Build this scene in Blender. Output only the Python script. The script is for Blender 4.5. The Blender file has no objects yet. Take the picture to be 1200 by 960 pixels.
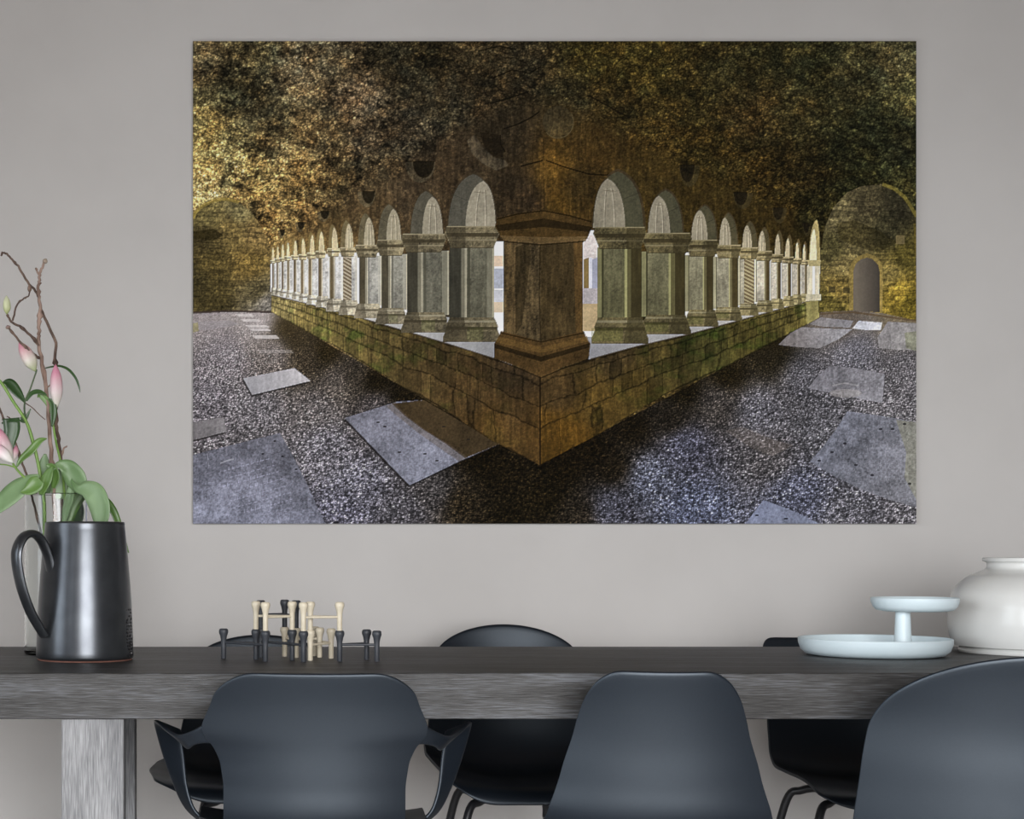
import bpy, bmesh, math, random
import numpy as np
from mathutils import Vector, Matrix

# ------------------------------------------------------------------ camera
SC = bpy.context.scene
COL = SC.collection
F = 1995.0            # focal length in pixels of a 1200 px wide frame
CX, CY = 226.0, 640.0 # principal point (the photograph is an off-centre crop)
CAMZ = 1.02
TOPZ = CAMZ - 0.2614  # height of the table top
WALL_Y = 5.10
cd = bpy.data.cameras.new('camera')
cam = bpy.data.objects.new('camera', cd)
COL.objects.link(cam)
cam.location = (0, 0, CAMZ)
cam.rotation_euler = (math.pi / 2, 0, 0)
cd.sensor_width = 36
cd.lens = F / 1200 * 36
cd.shift_x = (600 - CX) / 1200
cd.shift_y = (CY - 480) / 1200
cd.clip_start = 0.05
SC.camera = cam

# ------------------------------------------------------------------ light
SC.view_settings.view_transform = 'Standard'
SC.view_settings.look = 'None'
SC.view_settings.exposure = 0.0
SC.view_settings.gamma = 1.0
SC.view_settings.use_curve_mapping = False
SC.cycles.use_denoising = True
SC.cycles.max_bounces = 8
W = bpy.data.worlds.new('world')
SC.world = W
W.use_nodes = True
W.node_tree.nodes['Background'].inputs[0].default_value = (0.75, 0.82, 0.95, 1)
W.node_tree.nodes['Background'].inputs[1].default_value = 0.5


def area(name, loc, rot, sx, sy, power, col):
    l = bpy.data.lights.new(name, 'AREA')
    l.shape = 'RECTANGLE'
    l.size, l.size_y, l.energy, l.color = sx, sy, power, col
    o = bpy.data.objects.new(name, l)
    COL.objects.link(o)
    o.location, o.rotation_euler = loc, rot
    return o


# daylight entering by the rear window (behind the camera) and the left window
# (sky light falls slanting down, so the upper wall gets less of it)
rear = area('rear_window_daylight', (0.75, -2.40, 1.35), (math.radians(63), 0, 0), 3.2, 1.9, 165, (0.985, 0.99, 1.0))
rear.data.spread = math.radians(95)
left = area('left_window_daylight', (-2.55, 2.35, 1.30), (math.radians(75), 0, math.radians(-90)), 1.2, 1.6, 18, (0.85, 0.93, 1.0))
left.data.spread = math.radians(130)
back_left = area('back_left_added_daylight', (-2.55, -0.85, 1.35), (math.radians(64), 0, math.radians(-90)), 2.4, 1.8, 205, (0.90, 0.955, 1.0))  # unseen extra window light, added for highlights on the chairs' left sides
back_left.data.spread = math.radians(125)

# ------------------------------------------------------------------ helpers


def P(px, py, d):
    """the point at distance d in front of the camera plane"""
    return Vector(((px - CX) / F * d, d, CAMZ - (py - CY) / F * d))


def link(name, me, mat=None, parent=None, loc=None):
    o = bpy.data.objects.new(name, me)
    COL.objects.link(o)
    if mat:
        me.materials.append(mat)
    if parent:
        o.parent = parent
    if loc is not None:
        o.location = loc
    return o


def build(name, bm, mat, parent=None, smooth=True, loc=None, angle=40):
    me = bpy.data.meshes.new(name)
    bmesh.ops.recalc_face_normals(bm, faces=bm.faces[:])
    for f in bm.faces:
        f.smooth = smooth
    if smooth:
        lim = math.radians(angle)
        for e in bm.edges:
            if len(e.link_faces) == 2 and e.calc_face_angle(0) > lim:
                e.smooth = False
    bm.to_mesh(me)
    bm.free()
    return link(name, me, mat, parent, loc)


def thing(name, label, cat, loc=(0, 0, 0), rz=0, group=None):
    o = bpy.data.objects.new(name, None)
    COL.objects.link(o)
    o.empty_display_size = 0.05
    o.location = loc
    o.rotation_euler = (0, 0, rz)
    tag(o, label, cat, group)
    return o


def tag(o, label, cat, group=None):
    o['label'] = label
    o['category'] = cat
    if group:
        o['group'] = group
    return o


def structure(o):
    o['kind'] = 'structure'
    return o


def add_box(bm, x0, x1, y0, y1, z0, z1, bevel=0.0, seg=2):
    r = bmesh.ops.create_cube(bm, size=1)
    vs = r['verts']
    for v in vs:
        v.co = Vector((x0 + (v.co.x + .5) * (x1 - x0), y0 + (v.co.y + .5) * (y1 - y0), z0 + (v.co.z + .5) * (z1 - z0)))
    if bevel:
        es = list({e for v in vs for e in v.link_edges})
        bmesh.ops.bevel(bm, geom=es, offset=bevel, segments=seg, affect='EDGES', profile=0.6)


def add_lathe(bm, prof, n=48, c=(0, 0, 0)):
    rings = []
    for r, z in prof:
        if r < 1e-6:
            rings.append([bm.verts.new((c[0], c[1], c[2] + z))])
        else:
            rings.append([bm.verts.new((c[0] + r * math.cos(2 * math.pi * k / n), c[1] + r * math.sin(2 * math.pi * k / n), c[2] + z)) for k in range(n)])
    for a, b in zip(rings, rings[1:]):
        for k in range(n):
            k2 = (k + 1) % n
            if len(a) == 1 and len(b) == 1:
                continue
            if len(a) == 1:
                bm.faces.new((a[0], b[k], b[k2]))
            elif len(b) == 1:
                bm.faces.new((a[k], a[k2], b[0]))
            else:
                bm.faces.new((a[k], a[k2], b[k2], b[k]))


def catmull(pts, sub):
    """smooth a list of number tuples"""
    pts = [np.array(p, float) for p in pts]
    out = []
    for i in range(len(pts) - 1):
        p0, p1, p2, p3 = pts[max(i - 1, 0)], pts[i], pts[i + 1], pts[min(i + 2, len(pts) - 1)]
        for k in range(sub):
            t = k / sub
            out.append(0.5 * ((2 * p1) + (-p0 + p2) * t + (2 * p0 - 5 * p1 + 4 * p2 - p3) * t * t + (-p0 + 3 * p1 - 3 * p2 + p3) * t ** 3))
    out.append(pts[-1])
    return out


def add_tube(bm, pts, radii, n=8, cap=True, flat=1.0, up=Vector((0, 1, 0))):
    """tube along pts; flat < 1 makes a strap, thin along the frame's second axis"""
    pts = [Vector(p) for p in pts]
    if not hasattr(radii, '__len__'):
        radii = [radii] * len(pts)
    rings = []
    nrm = None
    for i, p in enumerate(pts):
        t = (pts[min(i + 1, len(pts) - 1)] - pts[max(i - 1, 0)]).normalized()
        if nrm is None:
            a = up if abs(t.dot(up)) < 0.95 else Vector((1, 0, 0))
            nrm = (a - t * a.dot(t)).normalized()
        else:
            nrm = (nrm - t * nrm.dot(t)).normalized()
        b = t.cross(nrm)
        ring = []
        for k in range(n):
            a = 2 * math.pi * k / n
            ring.append(bm.verts.new(p + radii[i] * (math.cos(a) * nrm + flat * math.sin(a) * b)))
        rings.append(ring)
    for a, b in zip(rings, rings[1:]):
        for k in range(n):
            k2 = (k + 1) % n
            bm.faces.new((a[k], a[k2], b[k2], b[k]))
    if cap:
        bm.faces.new(rings[0])
        bm.faces.new(rings[-1])


def add_grid(bm, rows):
    g = [[bm.verts.new(p) for p in r] for r in rows]
    for a, b in zip(g, g[1:]):
        for k in range(len(a) - 1):
            bm.faces.new((a[k], a[k + 1], b[k + 1], b[k]))


def solidify(o, t, offset=0.0, subdiv=0, bevel=0.0):
    m = o.modifiers.new('thickness', 'SOLIDIFY')
    m.thickness = t
    m.offset = offset
    m.use_rim = True
    if bevel:
        b = o.modifiers.new('edge', 'BEVEL')
        b.width = bevel
        b.segments = 2
        b.limit_method = 'ANGLE'
        b.angle_limit = math.radians(60)
    if subdiv:
        s = o.modifiers.new('smooth', 'SUBSURF')
        s.levels = s.render_levels = subdiv
    return o


# ------------------------------------------------------------------ materials
def lin(c):
    return tuple((v / 12.92 if v <= .04045 else ((v + .055) / 1.055) ** 2.4) for v in [k / 255 for k in c])


def mat(name, rgb=(.5, .5, .5), rough=.5, metal=0.0, spec=.5, **kw):
    m = bpy.data.materials.new(name)
    m.use_nodes = True
    b = m.node_tree.nodes['Principled BSDF']
    b.inputs['Base Color'].default_value = (*rgb, 1)
    b.inputs['Roughness'].default_value = rough
    b.inputs['Metallic'].default_value = metal
    b.inputs['Specular IOR Level'].default_value = spec
    for k, v in kw.items():
        b.inputs[k].default_value = v
    return m


def noise_mat(name, c0, c1, scale, stretch=(1, 1, 1), rough=.5, spec=.5, bump=0.0, detail=6, lo=.35, hi=.65, metal=0.0, dist=.01, **kw):
    """two colours mixed by a (stretched) noise, with relief from the same noise"""
    m = mat(name, c0, rough, metal, spec, **kw)
    nt = m.node_tree
    b = nt.nodes['Principled BSDF']
    tc = nt.nodes.new('ShaderNodeTexCoord')
    mp = nt.nodes.new('ShaderNodeMapping')
    mp.inputs['Scale'].default_value = stretch
    nz = nt.nodes.new('ShaderNodeTexNoise')
    nz.inputs['Scale'].default_value = scale
    nz.inputs['Detail'].default_value = detail
    rp = nt.nodes.new('ShaderNodeValToRGB')
    rp.color_ramp.elements[0].position = lo
    rp.color_ramp.elements[0].color = (*c0, 1)
    rp.color_ramp.elements[1].position = hi
    rp.color_ramp.elements[1].color = (*c1, 1)
    nt.links.new(tc.outputs['Object'], mp.inputs['Vector'])
    nt.links.new(mp.outputs['Vector'], nz.inputs['Vector'])
    nt.links.new(nz.outputs['Fac'], rp.inputs['Fac'])
    nt.links.new(rp.outputs['Color'], b.inputs['Base Color'])
    if bump:
        bp = nt.nodes.new('ShaderNodeBump')
        bp.inputs['Strength'].default_value = bump
        bp.inputs['Distance'].default_value = dist
        nt.links.new(nz.outputs['Fac'], bp.inputs['Height'])
        nt.links.new(bp.outputs['Normal'], b.inputs['Normal'])
    return m


def wood_mat(name, dark, mid, light, along, rough=.5, spec=.4):
    """oiled oak: broad bands, fine pores and streaks along one axis"""
    m = mat(name, mid, rough, 0, spec)
    nt = m.node_tree
    b = nt.nodes['Principled BSDF']
    tc = nt.nodes.new('ShaderNodeTexCoord')

    def nz(stretch, scale, detail, dist=0.0):
        mp = nt.nodes.new('ShaderNodeMapping')
        s = [stretch] * 3
        s['xyz'.index(along)] = 1.0
        mp.inputs['Scale'].default_value = s
        n = nt.nodes.new('ShaderNodeTexNoise')
        n.inputs['Scale'].default_value = scale
        n.inputs['Detail'].default_value = detail
        n.inputs['Distortion'].default_value = dist
        nt.links.new(tc.outputs['Object'], mp.inputs['Vector'])
        nt.links.new(mp.outputs['Vector'], n.inputs['Vector'])
        return n
    broad = nz(9, 2.2, 5, .7)
    fine = nz(26, 20, 8, .35)
    mix = nt.nodes.new('ShaderNodeMath')
    mix.operation = 'MULTIPLY_ADD'
    mix.inputs[1].default_value = .45
    nt.links.new(broad.outputs['Fac'], mix.inputs[0])
    sc = nt.nodes.new('ShaderNodeMath')
    sc.operation = 'MULTIPLY'
    sc.inputs[1].default_value = .55
    nt.links.new(fine.outputs['Fac'], sc.inputs[0])
    nt.links.new(sc.outputs[0], mix.inputs[2])
    rp = nt.nodes.new('ShaderNodeValToRGB')
    e = rp.color_ramp.elements
    e[0].position, e[0].color = .36, (*dark, 1)
    e[1].position, e[1].color = .64, (*light, 1)
    k = e.new(.5)
    k.color = (*mid, 1)
    nt.links.new(mix.outputs[0], rp.inputs['Fac'])
    nt.links.new(rp.outputs['Color'], b.inputs['Base Color'])
    bp = nt.nodes.new('ShaderNodeBump')
    bp.inputs['Strength'].default_value = .35
    bp.inputs['Distance'].default_value = .004
    nt.links.new(fine.outputs['Fac'], bp.inputs['Height'])
    nt.links.new(bp.outputs['Normal'], b.inputs['Normal'])
    return m


M = {}
M['wall'] = noise_mat('painted_plaster', (.555, .535, .518), (.585, .565, .548), 3, rough=.85, spec=.2, detail=8)
M['paint'] = noise_mat('side_wall_paint', (.62, .60, .58), (.66, .64, .62), 4, rough=.9, spec=.2)
M['ceil'] = wood_mat('ceiling_boards', (.13, .085, .055), (.18, .12, .08), (.24, .165, .115), 'x', .6)
M['panel'] = wood_mat('darkened_unseen_wall', (.10, .09, .08), (.14, .13, .12), (.19, .18, .17), 'z', .6)  # dark finish invented for the unseen right wall, to cut reflections on chairs
M['floor'] = wood_mat('floor_boards', (.44, .42, .40), (.50, .48, .46), (.56, .54, .52), 'x', .5)
M['frame'] = noise_mat('window_frame_paint', (.6, .6, .6), (.65, .65, .65), 6, rough=.5)
M['top_wood'] = wood_mat('smoked_oak', (.014, .013, .012), (.043, .041, .040), (.105, .109, .119), 'x', .45, .30)
M['leg_wood'] = wood_mat('limed_oak', (.085, .085, .09), (.19, .19, .195), (.34, .34, .345), 'z', .6, .3)
M['plastic'] = noise_mat('black_plastic', (.0060, .0085, .0130), (.0075, .0105, .0155), 260, rough=.40, spec=.5, bump=.03, detail=2, dist=.0005, **{'Specular Tint': (.80, .90, 1, 1)})
M['tube'] = noise_mat('black_tube', (.010, .010, .012), (.014, .014, .016), 30, rough=.35, spec=.5)
M['edge'] = noise_mat('print_edge', (.20, .19, .17), (.26, .25, .23), 30, rough=.6)
M['jug'] = noise_mat('pewter_glaze', (.060, .064, .072), (.080, .086, .094), 18, rough=.29, spec=.5, metal=.75, bump=.03, detail=4, dist=.002)
M['jug_foot'] = noise_mat('bare_clay', (.20, .085, .06), (.26, .12, .09), 60, rough=.8)
M['stamp'] = noise_mat('black_glaze_stamp', (.006, .006, .008), (.015, .014, .016), 300, rough=.3, spec=.6)
M['peg_dark'] = noise_mat('slate_lacquer', (.030, .033, .040), (.042, .046, .054), 60, rough=.5)
M['peg_cream'] = noise_mat('cream_lacquer', (.60, .53, .40), (.66, .59, .46), 60, rough=.45)
M['tray'] = noise_mat('pale_blue_tray', (.60, .70, .74), (.64, .735, .775), 12, rough=.4)
M['vase'] = noise_mat('white_glaze', (.66, .66, .64), (.69, .69, .67), 7, rough=.22, bump=.02, dist=.004)
M['bark'] = noise_mat('twig_bark', (.16, .10, .075), (.36, .25, .20), 70, (1, 1, .35), rough=.8, bump=.5, dist=.002)
M['bark2'] = noise_mat('dark_twig_bark', (.055, .032, .024), (.17, .11, .08), 80, (1, 1, .35), rough=.8, bump=.5, dist=.002)
M['stem'] = noise_mat('green_stem', (.12, .23, .035), (.21, .34, .075), 14, rough=.45)
M['stem_d'] = noise_mat('dark_green_stem', (.03, .06, .02), (.07, .11, .04), 25, rough=.5)
M['leaf_d'] = noise_mat('dark_leaf', (.014, .042, .012), (.038, .088, .024), 12, (1, 1, .3), rough=.4)
M['leaf_m'] = noise_mat('mid_leaf', (.055, .125, .022), (.115, .215, .048), 12, (1, 1, .3), rough=.4)
M['leaf_l'] = noise_mat('pale_leaf', (.125, .215, .085), (.22, .325, .165), 12, (1, 1, .3), rough=.45)
M['glass'] = mat('clear_glass', (.97, .99, .98), .02, 0, .5, **{'Transmission Weight': 1.0, 'IOR': 1.3})


def bud_mat(name, axis_len, c0, c1, c2):
    """lily petals: colour runs from the calyx to the tip along the object's own Z"""
    m = mat(name, c1, .5)
    nt = m.node_tree
    b = nt.nodes['Principled BSDF']
    tc = nt.nodes.new('ShaderNodeTexCoord')
    sp = nt.nodes.new('ShaderNodeSeparateXYZ')
    dv = nt.nodes.new('ShaderNodeMath')
    dv.operation = 'DIVIDE'
    dv.inputs[1].default_value = axis_len
    nz = nt.nodes.new('ShaderNodeTexNoise')
    nz.inputs['Scale'].default_value = 40
    ad = nt.nodes.new('ShaderNodeMath')
    ad.operation = 'MULTIPLY_ADD'
    ad.inputs[1].default_value = .25
    rp = nt.nodes.new('ShaderNodeValToRGB')
    e = rp.color_ramp.elements
    e[0].position, e[0].color = .15, (*c0, 1)
    e[1].position, e[1].color = .95, (*c2, 1)
    e.new(.5).color = (*c1, 1)
    nt.links.new(tc.outputs['Object'], sp.inputs[0])
    nt.links.new(sp.outputs['Z'], dv.inputs[0])
    nt.links.new(nz.outputs['Fac'], ad.inputs[0])
    nt.links.new(dv.outputs[0], ad.inputs[2])
    nt.links.new(ad.outputs[0], rp.inputs['Fac'])
    nt.links.new(rp.outputs['Color'], b.inputs['Base Color'])
    return m


# ------------------------------------------------------------------ room shell
RX0, RX1, RY0, CEIL = -2.6, 4.7, -2.5, 2.95


def holed(axis, a0, a1, z0, z1, h, depth, pos, sign):
    """wall slab with one rectangular opening h=(a0,a1,z0,z1)"""
    bm = bmesh.new()
    rects = [(a0, a1, z0, h[2]), (a0, a1, h[3], z1), (a0, h[0], h[2], h[3]), (h[1], a1, h[2], h[3])]
    for (u0, u1, w0, w1) in rects:
        p0, p1 = sorted((pos, pos + sign * depth))
        if axis == 'x':
            add_box(bm, u0, u1, p0, p1, w0, w1)
        else:
            add_box(bm, p0, p1, u0, u1, w0, w1)
    return bm


bm = bmesh.new()
add_box(bm, RX0 - .2, RX1 + .2, RY0 - .2, WALL_Y + .2, -.12, 0)
structure(build('floor', bm, M['floor'], smooth=False))
bm = bmesh.new()
add_box(bm, RX0 - .2, RX1 + .2, RY0 - .2, WALL_Y + .2, CEIL, CEIL + .12)
structure(build('ceiling', bm, M['ceil'], smooth=False))
bm = bmesh.new()
add_box(bm, RX0 - .2, RX1 + .2, WALL_Y, WALL_Y + .15, 0, CEIL)
structure(build('wall_back', bm, M['wall'], smooth=False))
bm = bmesh.new()
add_box(bm, RX1, RX1 + .15, RY0, WALL_Y, 0, CEIL)
structure(build('wall_right', bm, M['panel'], smooth=False))
bm = bmesh.new()
for (y0, y1, z0, z1) in ((RY0, WALL_Y, 0, .2), (RY0, WALL_Y, 2.3, CEIL), (RY0, -2.1, .2, 2.3), (.4, 1.7, .2, 2.3), (3.0, WALL_Y, .2, 2.3)):
    add_box(bm, RX0 - .15, RX0, y0, y1, z0, z1)
structure(build('wall_left', bm, M['paint'], smooth=False))
structure(build('wall_front', holed('x', RX0, RX1, 0, CEIL, (-.9, 2.4, .3, 2.4), .15, RY0, -1), M['paint'], smooth=False))
bm = bmesh.new()
add_box(bm, RX0, RX1, WALL_Y - .015, WALL_Y, 0, .08, .003)
structure(build('baseboard_back', bm, M['frame'], smooth=False))


def window(name, axis, a0, a1, z0, z1, pos, bars):
    bm = bmesh.new()
    t = .05

    def bx(u0, u1, w0, w1):
        if axis == 'x':
            add_box(bm, u0, u1, pos - .03, pos + .03, w0, w1)
        else:
            add_box(bm, pos - .03, pos + .03, u0, u1, w0, w1)
    bx(a0, a0 + t, z0, z1)
    bx(a1 - t, a1, z0, z1)
    bx(a0 + t, a1 - t, z0, z0 + t)
    bx(a0 + t, a1 - t, z1 - t, z1)
    for k in range(1, bars + 1):
        c = a0 + (a1 - a0) * k / (bars + 1)
        bx(c - .02, c + .02, z0 + t, z1 - t)
    structure(build(name, bm, M['frame'], smooth=False))


window('window_1', 'x', -.9, 2.4, .3, 2.4, RY0 - .08, 2)
window('window_2', 'y', 1.7, 3.0, .2, 2.3, RX0 - .08, 1)
window('added_window_3', 'y', -2.1, .4, .2, 2.3, RX0 - .08, 1)  # frame and opening for the added daylight further back

# ------------------------------------------------------------------ wall print
# The print is a flat sheet: a picture of a vaulted cloister is painted here with numpy
# (outlines, stone, gravel) and stored as the sheet's own point colours.
PX0, PX1, PY0, PY1 = 226.0, 1074.0, 48.0, 614.0
SS = 2
NXP, NYP = 848, 566


def _hash(ix, iy, seed):
    h = (ix.astype(np.int64) * 374761393 + iy.astype(np.int64) * 668265263 + seed * 2246822519) & 0xffffffff
    h = ((h ^ (h >> 13)) * 1274126177) & 0xffffffff
    return ((h ^ (h >> 16)) & 0xffffff).astype(np.float32) / float(0xffffff)


def vnoise(x, y, seed):
    ix, iy = np.floor(x), np.floor(y)
    fx, fy = (x - ix).astype(np.float32), (y - iy).astype(np.float32)
    fx, fy = fx * fx * (3 - 2 * fx), fy * fy * (3 - 2 * fy)
    a, b = _hash(ix, iy, seed), _hash(ix + 1, iy, seed)
    c, d = _hash(ix, iy + 1, seed), _hash(ix + 1, iy + 1, seed)
    return (a + (b - a) * fx) * (1 - fy) + (c + (d - c) * fx) * fy


def fbm(x, y, seed, octv=4, gain=.55):
    s, a, t = 0, 1.0, 0
    for k in range(octv):
        s = s + a * (vnoise(x * 2 ** k, y * 2 ** k, seed + k) - .5)
        t += a
        a *= gain
    return s / t * 2


def worley(x, y, seed):
    ix, iy = np.floor(x), np.floor(y)
    f1 = np.full(x.shape, 9.0, np.float32)
    f2 = np.full(x.shape, 9.0, np.float32)
    cid = np.zeros(x.shape, np.float32)
    for dx in (-1, 0, 1):
        for dy in (-1, 0, 1):
            cx, cy = ix + dx, iy + dy
            px = cx + _hash(cx, cy, seed)
            py = cy + _hash(cx, cy, seed + 7)
            d = np.sqrt((px - x) ** 2 + (py - y) ** 2).astype(np.float32)
            near = d < f1
            f2 = np.where(near, f1, np.minimum(f2, d))
            cid = np.where(near, _hash(cx, cy, seed + 13), cid)
            f1 = np.where(near, d, f1)
    return f1, f2, cid


def paint_print():
    h, w = NYP * SS, NXP * SS
    X, Y = np.meshgrid((PX0 + (np.arange(w) + .5) / SS).astype(np.float32), (PY0 + (np.arange(h) + .5) / SS).astype(np.float32))
    img = np.zeros((h, w, 3), np.float32)

    def field(pts, sl, soft=14.0, power=2.0):
        x, y = X[sl], Y[sl]
        step = 4
        xs, ys = x[::step, ::step], y[::step, ::step]
        num = np.zeros(xs.shape + (3,), np.float32)
        den = np.zeros(xs.shape, np.float32)
        for (px, py, *c) in pts:
            wt = 1 / ((xs - px) ** 2 + (ys - py) ** 2 + soft ** 2) ** power
            num += wt[..., None] * np.array(c, np.float32)
            den += wt
        f = num / den[..., None]
        f = np.repeat(np.repeat(f, step, 0), step, 1)[:x.shape[0], :x.shape[1]]
        k = step
        for ax in (0, 1):                      # smooth the coarse blocks
            acc = f.copy()
            for o in range(1, k):
                acc += np.roll(f, o, ax) if False else np.concatenate([np.take(f, [0] * o, ax), np.take(f, range(f.shape[ax] - o), ax)], ax)
            f = acc / k
        return f

    def bbox(poly):
        xs, ys = [p[0] for p in poly], [p[1] for p in poly]
        i0 = max(0, int((min(ys) - PY0) * SS) - 1)
        i1 = min(h, int((max(ys) - PY0) * SS) + 2)
        j0 = max(0, int((min(xs) - PX0) * SS) - 1)
        j1 = min(w, int((max(xs) - PX0) * SS) + 2)
        return (slice(i0, i1), slice(j0, j1))

    def inside(poly, sl):
        x, y = X[sl], Y[sl]
        m = np.zeros(x.shape, bool)
        n = len(poly)
        for i in range(n):
            (x0, y0), (x1, y1) = poly[i], poly[(i + 1) % n]
            if y0 == y1:
                continue
            c = ((y0 > y) != (y1 > y)) & (x < (x1 - x0) * (y - y0) / (y1 - y0) + x0)
            m ^= c
        return m

    # shared textures
    grain = fbm(X / 2.6, Y / 2.6, 11, 3, .75)
    blotch = fbm(X / 26, Y / 22, 23, 4, .6)
    streak = fbm(X / 3.2, Y / 22, 31, 3, .6)
    fine = fbm(X / 1.3, Y / 1.3, 41, 2, .8)

    def put(poly, col, tex=.12, st=0.0, alpha=1.0, c2=None, axis=None):
        """fill a polygon; c2/axis = ((x0,y0),(x1,y1)) makes a gradient"""
        sl = bbox(poly)
        if sl[0].stop <= sl[0].start or sl[1].stop <= sl[1].start:
            return
        m = inside(poly, sl)
        base = np.array(col, np.float32)
        if c2 is not None:
            (ax, ay), (bx_, by) = axis
            L2 = (bx_ - ax) ** 2 + (by - ay) ** 2
            t = np.clip(((X[sl] - ax) * (bx_ - ax) + (Y[sl] - ay) * (by - ay)) / L2, 0, 1)[..., None]
            base = base * (1 - t) + np.array(c2, np.float32) * t
        f = 1 + tex * (grain[sl] * .8 + fine[sl] * .5 + blotch[sl] * .9) + st * streak[sl]
        v = base * f[..., None]
        a = alpha * m[..., None]
        img[sl] = img[sl] * (1 - a) + v * a

    def line(pts, wd, col, alpha=1.0, tex=.1):
        for (x0, y0), (x1, y1) in zip(pts, pts[1:]):
            dx, dy = x1 - x0, y1 - y0
            L = math.hypot(dx, dy) or 1
            nx, ny = -dy / L * wd / 2, dx / L * wd / 2
            put([(x0 + nx, y0 + ny), (x1 + nx, y1 + ny), (x1 - nx, y1 - ny), (x0 - nx, y0 - ny)], col, tex, 0, alpha)

    def soft(m, r):
        """feather a mask with two box blurs of radius r (supersampled pixels)"""
        f = m.astype(np.float32)
        for ax in (0, 1, 0, 1):
            pd = [(0, 0), (0, 0)]
            pd[ax] = (r + 1, r)
            c = np.cumsum(np.pad(f, pd, 'edge'), ax)
            f = (np.take(c, range(2 * r + 1, c.shape[ax]), ax) - np.take(c, range(0, c.shape[ax] - 2 * r - 1), ax)) / (2 * r + 1)
        return f

    ALL = (slice(0, h), slice(0, w))
    # ---- vault
    V = [(230, 60, 88, 76, 50), (300, 60, 80, 72, 46), (270, 110, 54, 50, 32), (240, 150, 112, 96, 54), (300, 130, 58, 52, 34), (350, 80, 98, 84, 58), (400, 70, 74, 64, 44),
         (420, 110, 92, 76, 54), (450, 60, 42, 37, 24), (480, 90, 36, 33, 23), (500, 60, 40, 34, 20), (520, 120, 50, 44, 30), (470, 150, 56, 48, 34), (430, 160, 66, 56, 40),
         (380, 160, 90, 74, 46), (330, 170, 104, 86, 52), (280, 180, 140, 120, 70), (240, 180, 150, 128, 72), (240, 212, 166, 142, 86), (300, 205, 136, 113, 64), (350, 210, 112, 90, 50),
         (330, 240, 120, 95, 52), (390, 215, 60, 50, 30), (450, 200, 62, 52, 34), (520, 190, 54, 43, 28), (560, 60, 58, 47, 28), (600, 70, 52, 44, 28), (600, 120, 40, 34, 22),
         (580, 150, 42, 34, 22), (560, 190, 50, 42, 30), (620, 190, 50, 40, 26), (610, 220, 56, 44, 28), (650, 220, 74, 53, 18), (645, 180, 84, 60, 22), (680, 200, 64, 48, 20),
         (660, 130, 54, 48, 28), (700, 60, 56, 47, 19), (760, 80, 60, 51, 21), (720, 130, 46, 38, 18), (760, 170, 60, 47, 19), (800, 100, 50, 42, 19), (820, 180, 52, 42, 17),
         (850, 80, 48, 42, 21), (880, 130, 54, 43, 21), (900, 60, 48, 44, 23), (950, 70, 48, 46, 25), (930, 130, 57, 50, 26), (1000, 80, 56, 52, 30), (1050, 70, 80, 74, 46),
         (1065, 110, 82, 76, 42), (1030, 150, 42, 42, 24), (1060, 170, 36, 36, 22), (990, 170, 38, 36, 19), (940, 200, 44, 36, 17), (880, 210, 52, 41, 17), (840, 220, 52, 42, 17),
         (960, 240, 38, 34, 16), (1010, 200, 34, 34, 18), (1060, 210, 52, 50, 26), (900, 250, 50, 39, 15), (780, 200, 54, 44, 18), (530, 240, 58, 47, 30), (480, 230, 66, 54, 36), (420, 235, 74, 60, 38), (370, 245, 90, 72, 42)]
    base = field(V, ALL)
    # stones follow the curve of the vault: warp the texture coordinates
    rub = fbm(X / 3.4 + blotch * 1.5, Y / 2.8 + blotch * 1.2, 53, 4, .80)
    f1, f2, cid = worley(X / 4.2 + blotch * 1.2, Y / 3.2 + blotch, 61)
    pit = np.clip((fbm(X / 30, Y / 24, 71, 5, .82) - .10) * 5, 0, 1)
    g1, g2, gid = worley(X / 10 + blotch * 1.6 + grain * .12, Y / 7.5 + blotch * 1.3 + grain * .12, 67)
    big = np.clip((g2 - g1) * 3.5, 0, 1)
    lump = np.clip((f2 - f1) * 2.4, 0, 1)
    k = (1.20 + .16 * np.clip((640 - X) / 120, 0, 1)) * np.exp(.80 * rub + .50 * grain + .40 * fine + .32 * blotch - .08) * (.70 + .36 * lump) * (.85 + .3 * cid)  # vault ink also lifted to offset dimmer light on the upper wall
    k = k * (1 - .50 * pit * np.clip((620 - X) / 120, .35, 1)) * (.74 + .32 * big) * (.78 + .46 * gid)
    tint = fbm(X / 14, Y / 12, 83, 3)
    img[:] = base * k[..., None]
    img[..., 0] *= 1 + .10 * tint
    img[..., 2] *= 1 - .12 * tint
    # smoother vault at the right: rows of stones running with the curve
    ang = np.arctan2(300 - Y, X - 1016)
    rad = np.hypot(X - 1016, (Y - 300) * .95)
    ring = fbm(ang * 26, rad / 3.2, 91, 3, .6)
    near = np.clip((240 - rad) / 110, 0, 1) * (Y < 330)
    img *= (1 + .55 * ring * near)[..., None]
    ang2 = np.arctan2(330 - Y, X - 250)
    rad2 = np.hypot(X - 250, Y - 330)
    ring2 = fbm(ang2 * 30, rad2 / 4.0, 93, 3, .6)
    near2 = np.clip((200 - rad2) / 60, 0, 1) * (Y < 330)
    img *= (1 + .4 * ring2 * near2)[..., None]

    # ---- spandrel stone above the arcades: streaked, smoother
    sp = [(318, 292), (350, 268), (400, 238), (440, 215), (500, 180), (560, 140), (640, 112), (720, 150), (790, 190), (850, 215), (900, 240), (945, 268), (962, 290), (962, 330), (318, 330)]
    sl = bbox(sp)
    m = np.clip(soft(inside(sp, sl), 26) * 1.25 - .12 + .30 * blotch[sl], 0, 1)[..., None] * .72
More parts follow.
